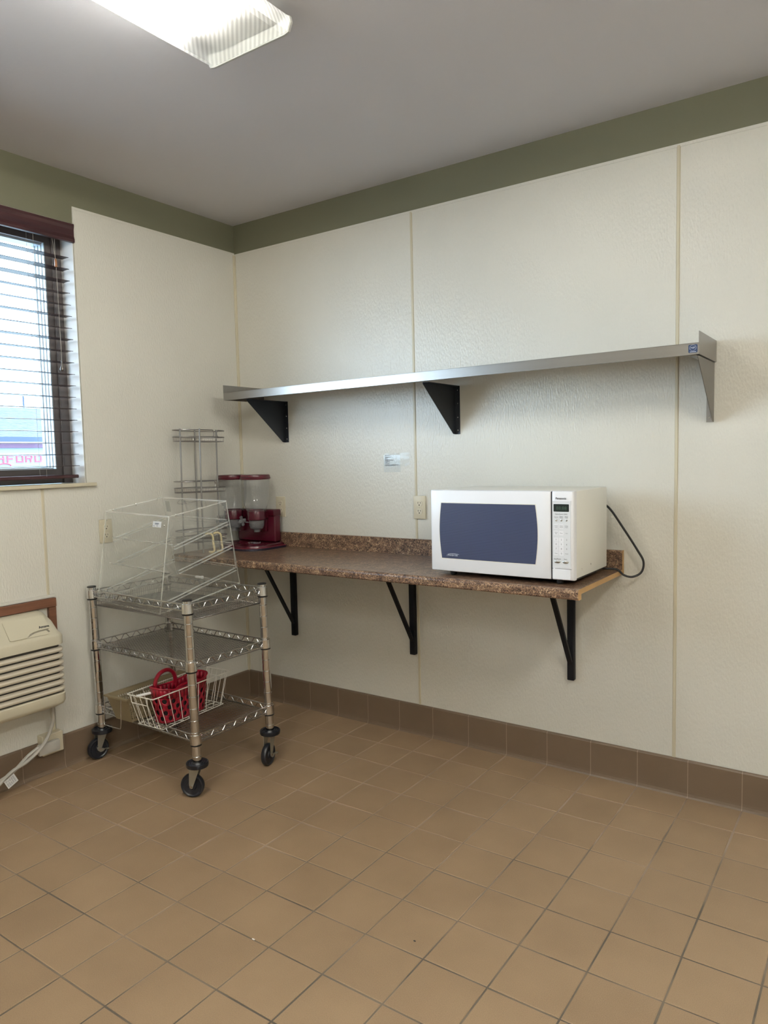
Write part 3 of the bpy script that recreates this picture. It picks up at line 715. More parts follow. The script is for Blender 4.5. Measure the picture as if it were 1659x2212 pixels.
# ================================================================== MICROWAVE
mw = thing('microwave_oven', (1.878, -.29, CT), 'white countertop microwave oven with dark blue window and keypad', 'microwave')
MX0, MX1, MZ0, MZ1, MF, MBk = 1.576, 2.180, .9335, 1.262, -.485, -.105
mb = MB(); mb.bbox((MX0+.004, MF+.030, MZ0+.003), (MX1-.001, MBk, MZ1-.001), .004, 2); part('cabinet', mb, 'mwbody', mw)
mb = MB(); mb.box((MX0+.01, MF+.03, MZ0-.004), (MX1-.008, MBk-.01, MZ0+.004)); part('base_plate', mb, 'black', mw)
GX = 2.0955
def bulge(x): # door and panel front are gently crowned in x
    return MF - .006*math.sin(PI*max(0, min(1, (x-MX0)/(MX1-MX0))))
def facing(x0, x1, z0, z1, n=16, y1=MF+.030, r=.006):
    mb = MB(); cols = []
    xs_ = [x0, x0+r*.35] + [x0+r + (x1-x0-2*r)*i/n for i in range(n+1)] + [x1-r*.35, x1]
    vs = []
    for k, x in enumerate(xs_):
        edge = .0 if 1 < k < len(xs_)-2 else (r if k in (0, len(xs_)-1) else r*.35)
        yy = bulge(x) + edge
        vs += [(x, y1, z0), (x, yy+r, z0), (x, yy+r*.3, z0+r*.3), (x, yy, z0+r), (x, yy, z1-r), (x, yy+r*.3, z1-r*.3), (x, yy+r, z1), (x, y1, z1)]
    m_ = 8; fs = []
    for k in range(len(xs_)-1):
        for q in range(m_): fs.append((k*m_+q, k*m_+(q+1)%m_, (k+1)*m_+(q+1)%m_, (k+1)*m_+q))
    fs += [tuple(range(m_)), tuple(reversed(range((len(xs_)-1)*m_, len(xs_)*m_)))]
    mb.add(vs, fs, True); return mb
dr = part('door', facing(MX0, GX-.0015, MZ0, MZ1), 'mwwhite', mw)
# window with bowed sides, following the crown
def bowed(grow, y_off, m, name, parent, lb=None):
    mb = MB(); rows_ = 14; cols_ = 12; vs = []
    for j in range(rows_+1):
        t = j/rows_; z = .9865-grow + t*(.2235+2*grow); bow = .0095*math.sin(PI*t)
        xl, xr = 1.6285-grow-bow, 2.0335+grow+bow
        for i in range(cols_+1): x = xl+(xr-xl)*i/cols_; vs.append((x, bulge(x)+y_off, z))
    w_ = cols_+1; fs = [(j*w_+i, j*w_+i+1, (j+1)*w_+i+1, (j+1)*w_+i) for j in range(rows_) for i in range(cols_)]
    mb.add(vs, fs, True); return part(name, mb, m, parent, label=lb)
bowed(.0030, -.0005, 'mwbody', 'window_rim', dr)
bowed(0, -.0009, 'mwwin', 'window_screen', dr)
mb = MB(); text_mb(mb, 'INVERTER', .0105, face_y(1.658, bulge(1.68)-.0016, .9965), .0002, squash=.95)
mb.tube([(1.683-.030*math.cos(a), bulge(1.68)-.0016, .9985+.0085*math.sin(a)) for a in [PI*(-.12+k*.085) for k in range(12)]], .0006, 4); part('door_lettering', mb, 'whiteink', dr)
mb = MB(); mb.box((GX-.0018, MF+.001, MZ0+.002), (GX+.0018, MF+.029, MZ1-.002)); part('door_gap', mb, 'black', mw)
cp = part('control_panel', facing(GX+.0015, MX1, MZ0, MZ1, 6), 'mwwhite', mw)
def fy(x, o=0): return bulge(x) - .0006 - o
def plate(mb, x0, x1, z0, z1, o=0, r=.002):
    mb.prism(rrect(x0, z0, x1, z1, r, 2), 'y', fy((x0+x1)/2, o)-.0004, MF+.02)
mb = MB(); plate(mb, 2.1000, 2.1695, .983, 1.226, 0); part('keypad_backing', mb, 'mwpanel', cp)
mb = MB(); plate(mb, 2.105, 2.1635, 1.187, 1.2145, .0008); dp_ = part('display', mb, 'display', cp)
mb = MB(); text_mb(mb, '88:88', .0185, face_y(2.1145, fy(2.13,.0016), 1.1935), .0001); part('display_digits', mb, 'segment', dp_)
mb = MB(); L_ = lambda s, x, z, sz, al='CENTER', sq=1: text_mb(mb, s, sz, face_y(x, fy(x,.0016), z), .0001, al, sq)
text_mb(mb, 'Panasonic', .0098, face_y(2.1335, fy(2.1335,.0016), 1.2325), .0001, 'CENTER', 1.05, .00022)
part('logo_lettering', mb, 'ink', cp)
mb = MB()
L_('Genius Sensor 1250W', 2.1345, 1.1765, .0050); 
L_('Popcorn', 2.1155, 1.1655, .0046); L_('Sensor', 2.1345, 1.1680, .0046); L_('Reheat', 2.1345, 1.1635, .0046); L_('Sensor', 2.1540, 1.1680, .0046); L_('Cook', 2.1540, 1.1635, .0046)
L_('Stop/Reset', 2.1190, 1.0105, .0062); L_('Start', 2.1500, 1.0105, .0062)
part('panel_lettering', mb, 'ink', cp)
for x in (2.1150, 2.1345, 2.1540):
    mb = MB(); mb.lathe([(.0040,0),(.0036,.0016),(.002,.0026),(0,.003)], (x, fy(x), 1.1555), 12, Matrix.Rotation(PI/2, 4, 'X')); part('round_button', mb, 'silver', cp)
for x in (2.1190, 2.1500):
    mb = MB(); ms = Matrix.Rotation(PI/2, 4, 'X') @ Matrix.Diagonal((1,.42,1,1)); mb.lathe([(.0125,0),(.0115,.002),(.006,.0034),(0,.0038)], (x, fy(x), 1.0015), 20, ms); part('oval_button', mb, 'silver', cp)
keys = [['Power|Level','Keep|Warm','Delay|Start'], ['Quick|Min','More','Less'], ['1','2','3'], ['4','5','6'], ['7','8','9'], ['Timer','0','Clock']]
kz = [(1.1235,1.1410),(1.1000,1.1165),(1.0760,1.0920),(1.0590,1.0750),(1.0420,1.0580),(1.0250,1.0410)]
lm = MB()
for rw, (z0, z1) in zip(keys, kz):
    for i, s_ in enumerate(rw):
        x = 2.1148+i*.0198; mb = MB(); plate(mb, x-.0094, x+.0094, z0, z1, .0006, .001); part('key', mb, 'mwwhite', cp)
        ls = s_.split('|')
        for q, t_ in enumerate(ls):
            sz = .0088 if t_.isdigit() else .0048
            text_mb(lm, t_, sz, face_y(x, fy(x,.0014), (z0+z1)/2 - sz*.33 + (.0026 - q*.0052 if len(ls) > 1 else 0)), .0001, 'CENTER')
part('key_lettering', lm, 'greyink', cp)
mb = MB(); mb.bbox((2.1005, bulge(2.13)-.0025, .9360), (2.1700, MF+.01, .9750), .0018); part('door_button', mb, 'mwwhite', cp)
mb = MB(); mb.box((2.0990, bulge(2.13)-.0006, .9755), (2.1715, MF+.01, .9768)); part('button_gap', mb, 'acdark', cp)
for x, y in ((1.655,-.44),(2.11,-.44),(1.655,-.15),(2.11,-.15)):
    mb = MB(); mb.lathe([(.010,0),(.013,.003),(.015,.019)], (x, y, CT), 12); part('foot', mb, 'black', mw)
for y, z in ((-.400,.966),(-.30,.972)):
    mb = MB(); mb.lathe([(.0042,0),(.004,.0012),(.0018,.002)], (MX1-.001, y, z), 10, Matrix.Rotation(PI/2, 4, 'Y')); part('screw', mb, 'chrome', mw)
mb = MB(); mb.tube(catmull([(2.135,-.106,1.20),(2.15,-.085,1.195),(2.185,-.075,1.165),(2.235,-.06,1.085),(2.285,-.045,1.00),(2.307,-.040,.955),(2.300,-.045,.912),(2.268,-.055,.892),(2.235,-.062,.898),(2.21,-.075,.921),(2.16,-.09,.924),(2.09,-.07,.922),(2.00,-.05,.922)], 8), .0046, 8); part('power_cord', mb, 'black', mw)
mb = MB(); mb.bbox((2.12, -.104, 1.19), (2.145, -.09, 1.21), .002); part('cord_grommet', mb, 'black', mw)

# ================================================================== CEREAL DISPENSER
cdz = CT
cr = thing('cereal_dispenser', (.185, -.155, cdz), 'twin maroon cereal dispenser with two clear canisters in the counter corner', 'dispenser')
def stadium(x0, x1, yf, yb, r, n=8):
    return rrect(x0, yf, x1, yb, r, n)
def dbase(i):   # rounded plan: wide corner radii at the front, small ones against the wall
    x0, x1, y0, y1 = .028+i, .372-i, -.298+i, -.034-i; out = []
    for cx, cy, r, a in ((x1-.02,y1-.02,.02,0),(x0+.02,y1-.02,.02,PI/2),(x0+.135,y0+.135,.135,PI),(x1-.11,y0+.11,.11,1.5*PI)):
        for k in range(9): out.append((cx+r*math.cos(a+PI/2*k/8), cy+r*math.sin(a+PI/2*k/8)))
    return out
mb = MB(); mb.prism(dbase(0), 'z', cdz, cdz+.012); bs = part('base', mb, 'redbase', cr)
mb = MB(); mb.prism(dbase(.003), 'z', cdz+.0121, cdz+.0150); part('base_line', mb, 'redline', bs)
mb = MB(); loft(mb, [[Vector((x,y,z)) for x,y in dbase(.007+i)] for z, i in ((cdz+.0151,0),(cdz+.024,.002),(cdz+.029,.008))], True); part('tray_deck', mb, 'red', bs)
cans = [(.093,-.165),(.266,-.162)]
mb = MB(); mb.bbox((.048, -.098, cdz+.029), (.340, -.048, 1.120), .010, 3); mb.bbox((.046,-.104,1.085),(.342,-.046,1.124),.008,3); part('tower', mb, 'red', cr)
for x, y in cans:
    mb = MB(); mb.bbox((x-.022, -.115, 1.00), (x+.022, -.096, 1.118), .004, 2); part('tower_rib', mb, 'red', cr)
    mb = MB(); ci = thing  # canister: hollow tapered jar
    pf = [(.030,1.085),(.040,1.10),(.056,1.128),(.068,1.165),(.0745,1.205),(.0755,1.25),(.0765,1.300)]
    mb.lathe(pf, (x,y,0), 40, cap=False); cn = part('canister', mb, 'canister', cr)
    mb = MB(); mb.lathe([(0,1.289),(.074,1.292),(.0805,1.293),(.083,1.298),(.083,1.303),(.080,1.306),(.080,1.311),(.0775,1.3175),(.070,1.3185),(.060,1.3165),(.0595,1.3145),(0,1.3145)], (x,y,0), 40); part('lid', mb, 'redlid', cr)
    mb = MB(); mb.lathe([(.046,1.070),(.050,1.073),(.0515,1.118),(.048,1.126),(.044,1.126),(.044,1.070)], (x,y,0), 32); mb.bbox((x-.030, y, 1.075), (x+.030, -.098, 1.118), .003); part('collar', mb, 'red', cr)
    mb = MB(); mb.lathe([(.043,1.069),(.041,1.040),(.034,1.024),(.018,1.016),(.016,1.004),(.014,1.004),(.014,1.018),(.032,1.026),(.039,1.041),(.041,1.069)], (x,y,0), 28, cap=False); sp = part('spout', mb, 'frost', cr)
    mb = MB(); mb.tube([(x,y,1.050),(x-.026,y-.066,1.064)], .004, 10); mb.tube([(x,y+.035,1.05),(x,y-.035,1.05)], .02, 10); part('paddle_shaft', mb, 'frost', sp)
    mb = MB(); kc = Vector((x-.030, y-.080, 1.070))
    mb.lathe([(0,-.014),(.011,-.012),(.014,0),(.010,.014),(0,.016)], kc, 16, Matrix.Rotation(PI/2, 4, 'X'))
    for k in range(4):
        a = PI/2*k + .35; d = Vector((math.cos(a), 0, math.sin(a)))
        mb.tube([kc, kc+d*.014, kc+d*.024, kc+d*.028], .008, 8, rs=[.008,.008,.0088,.004])
    part('knob', mb, 'frost', sp, label='clear cross-shaped turning knob')
    mb = MB(); mb.lathe([(.0,.0295),(.040,.0295),(.052,.0315),(.055,.0300),(.055,.0290),(0,.0290)], (x,y-.015,cdz), 30); part('drip_plate', mb, 'red', bs)
mb = MB()
for k in range(46):
    a, r_ = random.random()*2*PI, .040*math.sqrt(random.random()); cx_, cy_ = cans[1][0]+r_*math.cos(a), cans[1][1]-.022+.7*r_*math.sin(a)
    mt = Matrix.Translation((cx_, cy_, cdz+.0335)) @ Euler((random.random()*3, random.random()*3, random.random()*3)).to_matrix().to_4x4(); mb.cbox((0,0,0), (.007,.004,.0022), mt)
solo('spilled_cereal_bits', mb, 'frost', 'pale crumbs lying on the base under the right dispenser spout', 'crumbs', (cans[1][0], cans[1][1]-.02, cdz+.03), kind='stuff')

# ================================================================== WIRE RACK (3 tiers)
RX, RYC = .092, -.402
rk = thing('wire_rack', (RX, RYC, CT), 'three-tier nickel wire rack standing on the counter against the left wall', 'rack', (-.012, 0, 0))
def oval(hx, hy, z, n=40, pw=2.6):
    out = []
    for k in range(n):
        a = 2*PI*k/n; c, s = math.cos(a), math.sin(a)
        out.append(Vector((hx*abs(c)**(2/pw)*(1 if c > 0 else -1), hy*abs(s)**(2/pw)*(1 if s > 0 else -1), z)))
    return out
HX, HY = .078, .152
for zt, zr, zb in ((.648,.613,.590),(.380,.345,.322),(.120,.085,.062)):
    mb = MB()
    full = oval(HX, HY, zr, 48)
    mb.tube(full, .0026, 6, closed=True)
    # upper ring, open at the front with ends curling down to the tray rim
    up = []
    for k in range(0, 61):
        a = .0
    pts = oval(HX, HY, zt, 72)
    gy = .045
    front = [p for p in pts]
    st_ = min(range(72), key=lambda k: (pts[k]-Vector((HX, gy+.020, zt))).length)
    en_ = min(range(72), key=lambda k: (pts[k]-Vector((HX, gy-.020, zt))).length)
    seq = []; k = st_
    while k % 72 != en_ % 72 or not seq: seq.append(pts[k % 72]); k += 1
    seq.append(pts[en_])
    a0, a1 = seq[0], seq[-1]; dz = zt-zr
    c0 = [Vector((HX, a0.y - .012*math.sin(t), zr+dz/2 + dz/2*math.cos(t))) + Vector((0, 0, 0)) for t in [PI*q/7 for q in range(8)]]
    c1 = [Vector((HX, a1.y + .012*math.sin(t), zr+dz/2 + dz/2*math.cos(t))) for t in [PI*q/7 for q in range(8)]]
    mb.tube(list(reversed(c0)) + seq + c1, .0026, 6)
    tr = part('tier', mb, 'rackwire', rk, world=False)
    mb = MB(); mb.tube(oval(HX-.003, HY-.003, zb, 48), .0020, 5, closed=True)
    for p in oval(HX, HY, zr, 56):
        q = Vector((p.x*.965, p.y*.982, zb)); mb.tube([p, q], .0009, 4)
    for k in range(13):
        y = -HY*.9 + 1.8*HY*k/12; hx = HX*(1-abs(y/HY)**2.6)**(1/2.6)*.96; mb.tube([(-hx,y,zb),(hx,y,zb)], .0011, 4)
    part('tray_wires', mb, 'rackwire', tr, world=False)
for x, y in ((0,-.124),(HX,-.062),(-HX,.040),(0,.122)):
    mb = MB()
    if y > .1: pts = [(x,y,.655),(x,y,.05),(x+.002,y-.001,.022),(x+.010,y-.004,.007),(x+.024,y-.008,.003)]
    else: pts = [(x,y,.655),(x,y,.003)]
    mb.tube(catmull(pts, 5) if len(pts) > 2 else pts, .0042, 8); part('upright', mb, 'rackwire', rk, world=False)
for y in (-.012, .045):
    mb = MB(); mb.tube(catmull([(HX-.012,y-.022,.100),(HX+.010,y-.012,.104),(HX+.018,y,.092),(HX+.018,y+.004,.055),(HX+.020,y+.008,.018),(HX+.012,y+.004,.006),(HX-.006,y-.006,.006)], 6), .0056, 8)
    part('coated_foot', mb, 'cream', rk, world=False, label='cream vinyl coated hook foot')

# ================================================================== WIRE CART
RT = Euler((.0141, -.0135, -.0495))
CO = Vector((.4303, -.8447, 0)); CW, CD = .7146, .4139
cart = thing('wire_cart', CO, 'chrome wire utility cart on four black casters in front of the left wall', 'cart', RT)
RM = RT.to_matrix()
corners = [(CW/2,-CD/2),(-CW/2,-CD/2),(CW/2,CD/2),(-CW/2,CD/2)]
LT, LM_, LB_ = .7731, .531, .2223
def gpost(z0, z1):
    pr_ = []; z = z0; r = .0188
    pr_.append((r, z0)); k = z0 + .03
    while k < z1-.02:
        pr_ += [(r, k-.0016), (r-.0016, k), (r, k+.0016)]; k += .0508
    pr_.append((r, z1)); return pr_
for x, y in corners:
    mb = MB(); mb.lathe(gpost(.146, .8300), (x,y,0), 18); ps = part('post', mb, 'postm', cart, world=False)
    mb = MB(); mb.lathe([(.0190,.8285),(.0205,.829),(.0207,.8330),(.017,.8352),(0,.8356)], (x,y,0), 18); part('post_cap', mb, 'black', ps, world=False)
def snake(p, q, z0, z1, pitch, r, mb):
    p, q = Vector(p), Vector(q); L2 = (q-p).length; n = max(2, round(L2/pitch)); pts = []
    N = n*8
    for i in range(N+1):
        t = i/N; ph = 2*PI*i/8; s_ = math.sin(ph); s_ = max(-1, min(1, s_*1.25))
        c = p.lerp(q, t); pts.append((c.x, c.y, (z0+z1)/2 + (z1-z0)/2*s_))
    mb.tube(pts, r, 5)
def mat_wires(mb, x0, x1, y0, y1, z, sx, sy):
    n = int((y1-y0)/sy)
    for k in range(n+1): y = y0+(y1-y0)*k/n; mb.tube([(x0,y,z),(x1,y,z)], .0014, 4)
    n = int((x1-x0)/sx)
    for k in range(n+1): x = x0+(x1-x0)*k/n; mb.tube([(x,y0,z-.0026),(x,y1,z-.0026)], .0014, 4)
def shelf(zc, basket):
    zu, zl = zc+.041, zc+.014
    mb = MB(); e = .006; hx, hy = CW/2, CD/2
    sides = [((-hx,-hy-e),(hx,-hy-e)), ((-hx,hy+e),(hx,hy+e)), ((-hx-e,-hy),(-hx-e,hy)), ((hx+e,-hy),(hx+e,hy))]
    for a, b_ in sides:
        a3, b3 = Vector((*a,0)), Vector((*b_,0)); d = (b3-a3).normalized()*.022
        for z in (zu, zl): mb.tube([a3+d+Vector((0,0,z)), b3-d+Vector((0,0,z))], .0031, 6)
        snake(a3+d, b3-d, zl+.002, zu-.002, .0655, .0021, mb)
    s_ = part('shelf', mb, 'wire', cart, world=False)
    mb = MB()
    if basket:
        zf = .7425; i1 = .012
        X0_, X1_, Y0_, Y1_ = -hx+i1, hx-i1, -hy+i1, hy-i1
        mat_wires(mb, X0_, X1_, Y0_, Y1_, zf, .0125, .0165)
        for a, b_ in (((X0_,Y0_),(X1_,Y0_)),((X0_,Y1_),(X1_,Y1_)),((X0_,Y0_),(X0_,Y1_)),((X1_,Y0_),(X1_,Y1_))):
            mb.tube([(*a,zf),(*b_,zf)], .0026, 5); mb.tube([(*a,(zf+zl)/2),(*b_,(zf+zl)/2)], .0013, 4)
        n = 56
        for k in range(n+1):
            x = X0_+(X1_-X0_)*k/n
            for y, yo in ((Y0_, -hy-e), (Y1_, hy+e)): mb.tube([(x,y,zf),(x,y,zl-.004),(x,yo,zl)], .0013, 4)
        n = 32
        for k in range(n+1):
            y = Y0_+(Y1_-Y0_)*k/n
            for x, xo in ((X0_, -hx-e), (X1_, hx+e)): mb.tube([(x,y,zf),(x,y,zl-.004),(xo,y,zl)], .0013, 4)
    else:
        mat_wires(mb, -hx-e, hx+e, -hy-e, hy+e, zl-.0045, .0250, .0120)
    part('wire_mesh', mb, 'matwire', s_, world=False, kind='stuff')
    for x, y in corners:
        mb = MB(); mb.lathe([(.0215,zc+.003),(.0245,zc+.005),(.0232,zc+.044),(.0215,zc+.046),(.0189,zc+.046)], (x,y,0), 18); cl = part('collar', mb, 'chrome', cart, world=False)
        mb = MB(); mb.lathe([(.0189,zc-.003),(.0232,zc-.002),(.0240,zc+.003),(.0189,zc+.0045)], (x,y,0), 18); part('sleeve_ring', mb, 'black', cl, world=False)
shelf(LT, True); shelf(LM_, False); shelf(LB_, False)
inv = (Matrix.Translation(CO) @ RM.to_4x4()).inverted()
def caster(x, y, ang, brake):
    """swivel caster below post (x, y) of the cart; ang = world heading from stem to axle"""
    P = CO + RM @ Vector((x, y, .146)); P0 = inv @ P
    c = thing  # sub-tree is caster > wheel, fork ...
    mb = MB(); q = []
    R = .0505; d = Vector((math.cos(ang), math.sin(ang), 0)); ax = Vector((-d.y, d.x, 0))
    wc = Vector((P.x, P.y, 0)) + d*.024 + Vector((0,0,R))
    # bumper disc
    mb.lathe([(.012,.006),(.022,.0085),(.026,.003),(.030,.0045),(.034,.002),(.041,.003),(.0435,.008),(.0465,.006),(.047,-.005),(.045,-.0105),(.030,-.0115),(.020,-.014),(.012,-.014)], (P.x,P.y,P.z-.004), 24)
    bmp = part('caster', mb, 'rubber', cart, label='black bumper disc above the caster fork')
    mz = Matrix(((d.x, ax.x, 0, 0), (d.y, ax.y, 0, 0), (0, 0, 1, 0), (0, 0, 0, 1)))
    rotw = Matrix(((d.x, 0, ax.x, 0), (d.y, 0, ax.y, 0), (0, 1, 0, 0), (0, 0, 0, 1)))
    mb = MB(); mb.lathe([(.006,-.0125),(.018,-.0125),(.020,-.009),(.038,-.009),(.043,-.0125),(.0475,-.0115),(.0505,-.006),(.0505,.006),(.0475,.0115),(.043,.0125),(.038,.009),(.020,.009),(.018,.0125),(.006,.0125)], wc, 36, rotw)
    part('wheel', mb, 'rubber', bmp)
    mb = MB(); zt = P.z-.016; off = Vector((P.x, P.y, 0)); mt = Matrix.Translation(off) @ mz
    mb.box((-.018,-.0185,zt-.006),(.028,.0185,zt-.0005), mt)
    for s in (-1, 1):
        ys_ = s*.0170
        poly = [(-.016,zt),(.030,zt),(.033,R+.006),(.030,R-.007),(.024,R-.010),(.018,R-.007),(.014,R+.004)]
        mb.prism(poly, 'y', ys_-.0012, ys_+.0012, mt)
    part('fork', mb, 'zinc', bmp)
    mb = MB(); mb.lathe([(.0052,-.0215),(.006,-.020),(.006,.020),(.0052,.0215)], wc, 10, rotw); part('axle', mb, 'chrome', bmp)
    if brake:
        for s in (brake,):
            mb = MB(); yy = s*.0200
            poly = [(.048-u, v) for u, v in [(.008,R+.012),(.016,R+.014),(.022,R+.005),(.034,R+.004),(.046,R-.002),(.062,R-.002),(.062,R-.005),(.046,R-.007),(.038,R-.014),(.026,R-.014),(.014,R-.004)]]
            mb.prism(poly, 'y', yy-.0014, yy+.0014, mt); mb.box((-.016,yy-.004,R-.006),(-.002,yy+.010,R-.002), mt)
            part('brake_lever', mb, 'zinc', bmp)
heads = [math.atan2(-.45,-.89), math.atan2(-1,-.15), math.atan2(-.93,.25), math.atan2(.3,-1)]
caster(*corners[0], heads[0], 0); caster(*corners[1], heads[1], 1); caster(*corners[2], heads[2], 1); caster(*corners[3], heads[3], 0)

# ================================================================== CLEAR DISPLAY CASE
CE = Euler((.152, .017, -.065)); CB = Vector((.565, -1.061, .7475))
W_, D_, HH, I1, I2 = .499, .449, .401, .124, .008; TK = .0045
case = thing('display_case', CB, 'clear acrylic bakery display case tilted back on the cart top', 'display case', CE)
def pane(name, poly_axis, label=None, parent=case, m='acrylic'):
    pass
def sheet(outer, thick_vec, mid='acrylic', eid='acryl_edge'):
    mb = MB(); n = len(outer); o = [Vector(p) for p in outer]; t = Vector(thick_vec)
    mb.add(o, [tuple(range(n))])
    mb.cur = 1; k = len(mb.v)
    for i in range(n):
        j = (i+1) % n; mb.add([o[i], o[j], o[j]+t, o[i]+t], [(0,1,2,3)])
    return mb
AE = ['acrylic', 'acryl_edge']
sidep = [(0,0),(D_,0),(D_-I2,HH),(I1,HH)]
for x in (0, -W_):
    mb = sheet([(x + (0 if x == 0 else TK), s, h) for s, h in sidep], (-TK, 0, 0)); sd = part('side_panel', mb, AE, case, world=False)
    for (s0,h0),(s1,h1) in (((.130,.261),(.438,.298)),((.132,.150),(.441,.185)),((.056,.036),(.444,.073))):
        for dh in (-.008, .005):
            mb = MB(); xx = (-TK-.0005 if x == 0 else -W_+TK+.0005); sg = -1 if x == 0 else 1
            a, b_ = Vector((xx, s0, h0+dh)), Vector((xx, s1, h1+dh)); wv = Vector((sg*.010,0,0)); hv = Vector((0,0,.0032))
            mb.add([a,a+wv,a+wv+hv,a+hv,b_,b_+wv,b_+wv+hv,b_+hv], [(0,1,2,3),(7,6,5,4),(0,4,5,1),(1,5,6,2),(2,6,7,3),(3,7,4,0)]); part('rail', mb, 'acryl_rail', sd, world=False)
nf = Vector((0, -HH, I1)).normalized()*-.0001
mb = sheet([(-TK,0.001,0),(-W_+TK,0.001,0),(-W_+TK,I1,HH-.002),(-TK,I1,HH-.002)], Vector((0,TK,0))); part('front_panel', mb, AE, case, world=False)
mb = sheet([(0,I1,HH),(-W_,I1,HH),(-W_,D_-I2,HH),(0,D_-I2,HH)], (0,0,TK)); part('top_panel', mb, AE, case, world=False)
mb = sheet([(-TK,0.006,0),(-W_+TK,0.006,0),(-W_+TK,D_,0),(-TK,D_,0)], (0,0,TK)); part('bottom_panel', mb, AE, case, world=False)
# lapped band along the front of the side corners (bent lip) and corner posts
mb = MB(); mb.box((-TK-.016, D_-.030, .004), (-TK-.0002, D_-.002, .068)); part('corner_block', mb, 'tray', case, world=False)
mb = MB(); mb.box((-.024, D_-.044, HH-.060), (-TK-.0002, D_-.010, HH-.002)); part('corner_block', mb, 'tray', case, world=False)
for (z0, z1) in ((.305,.395),(.192,.292),(.080,.178)):
    mb = sheet([(-TK-.004,D_-.006,z0),(-W_+TK+.004,D_-.006,z0),(-W_+TK+.004,D_-.004,z1),(-TK-.004,D_-.004,z1)], (0,.003,0)); part('rear_door', mb, AE, case, world=False)
for k, (s0, h0, s1, h1) in enumerate(((.137,.264,.436,.300),(.100,.148,.440,.188),(.030,.036,.442,.076))):
    mb = MB(); n = 14; vs = []
    sl_ = (h1-h0)/(s1-s0)
    sec = [(s0-.010, h0+.012), (s0-.004, h0+.004), (s0+.012, h0+.0022), (s1-.014, h1), (s1-.006, h1+.006), (s1, h1+.014)]
    for (s, h) in sec:
        for i in range(n+1):
            x = -TK-.006 - (W_-2*TK-.012)*i/n; vs.append((x, s, h))
    fs = [(r*(n+1)+i, r*(n+1)+i+1, (r+1)*(n+1)+i+1, (r+1)*(n+1)+i) for r in range(len(sec)-1) for i in range(n)]
    mb.add(vs, fs, True)
    mb.cur = 1
    mb.tube([(-TK-.006, s0-.010, h0+.013),(-W_+TK+.006, s0-.010, h0+.013)], .0019, 5); mb.tube([(-TK-.006, s1, h1+.015),(-W_+TK+.006, s1, h1+.015)], .0016, 5)
    ty = part('shelf_tray', mb, ['tray', 'acryl_rail'], case, world=False)
for x, s, h, ax_ in [(-.004, s, HH+.004, 'T') for s in (.160,.285,.407)] + [(-W_+.004, s, HH+.004, 'T') for s in (.160,.285,.407)] + [(-.022,.108,.366,'F'), (-W_+.022,.108,.366,'F')]:
    mb = MB(); m4 = Matrix.Rotation(PI/2+.30, 4, 'X') if ax_ == 'F' else Matrix.Identity(4)
    mb.lathe([(.0045,0),(.0040,.0018),(.002,.003),(0,.0034)], (x, s, h), 10, m4)
    if ax_ == 'T': mb.tube([(x, s, h-.012), (x, s, h)], .0014, 6)
    part('screw', mb, 'chrome', case, world=False)
def slant(x, t, off): return Vector((x, I1*t, HH*t)) + Vector((0,-HH,I1)).normalized()*off
mb = MB(); c4 = [slant(-.112,.945,.0006), slant(-.050,.945,.0006), slant(-.050,.885,.0006), slant(-.112,.885,.0006)]
mb.add(c4 + [p + Vector((0,-.0005,0)) for p in c4], [(0,1,2,3),(7,6,5,4),(0,4,5,1),(1,5,6,2),(2,6,7,3),(3,7,4,0)]); stk = part('price_sticker', mb, 'paper', case, world=False, label='small white printed sticker')
mb = MB()
for (a, b_, t) in ((-.095,-.066,.930),(-.095,-.070,.921),(-.106,-.098,.901),(-.082,-.074,.903)):
    c4 = [slant(a,t,.0014), slant(b_,t,.0014), slant(b_,t-.008,.0014), slant(a,t-.008,.0014)]; mb.add(c4, [(0,1,2,3)])
part('printing', mb, 'greyink', stk, world=False)
M['greytape'] = clear('grey_hinge_tape', haze=.45, hazecol=(.42,.44,.40))
mb = MB(); mb.box((-W_+.010, D_-.0015, HH-.072), (-W_+.042, D_+.0005, HH-.018)); part('hinge_tape', mb, 'greytape', case, world=False)
mb = MB(); mb.bbox((-.300, .415, .006), (-.246, .430, .016), .002); mb.bbox((-.258,.413,.006),(-.240,.428,.020),.003); part('door_catch', mb, 'whiteplastic', case, world=False, label='small white plastic door catch')
mb = MB(); mb.tube(catmull([(-.335,D_+.012,.374),(-.36,D_+.004,.390),(-.30,D_+.004,.384),(-.24,D_+.010,.390),(-.20,D_+.004,.402)], 5), .0020, 6); part('rear_handle', mb, 'wire', case, world=False)

# ================================================================== BASKETS ON THE LOWER SHELF
ZSH = .2400
# white wire basket
wb = thing('wire_basket', (.463, -.885, ZSH), 'white coated wire basket holding a red tote on the bottom cart shelf', 'basket', (0,0,.065))
def lerp(a, b_, t): return a+(b_-a)*t
rim = [(-.083,-.236),(.083,-.236),(.083,.236),(-.083,.236)]; bot = [(-.080,-.187),(.080,-.187),(.080,.187),(-.080,.187)]
HB = .150
mb = MB(); mb.tube([(x,y,HB) for x,y in rrect(-.083,-.236,.083,.236,.006,3)], .0026, 6, closed=True); mb.tube([(x,y,.003) for x,y in rrect(-.080,-.187,.080,.187,.006,3)], .0020, 6, closed=True)
part('frame', mb, 'white_wire', wb, world=False)
mb = MB()
for i in range(8):
    t = (i+.5)/8
    for s in (-1, 1): mb.tube([(s*.083, lerp(-.236,.236,t), HB), (s*.080, lerp(-.187,.187,t), .003)], .0015, 5)
    mb.tube([(-.080, lerp(-.187,.187,t), .0028), (.080, lerp(-.187,.187,t), .0028)], .0014, 5)
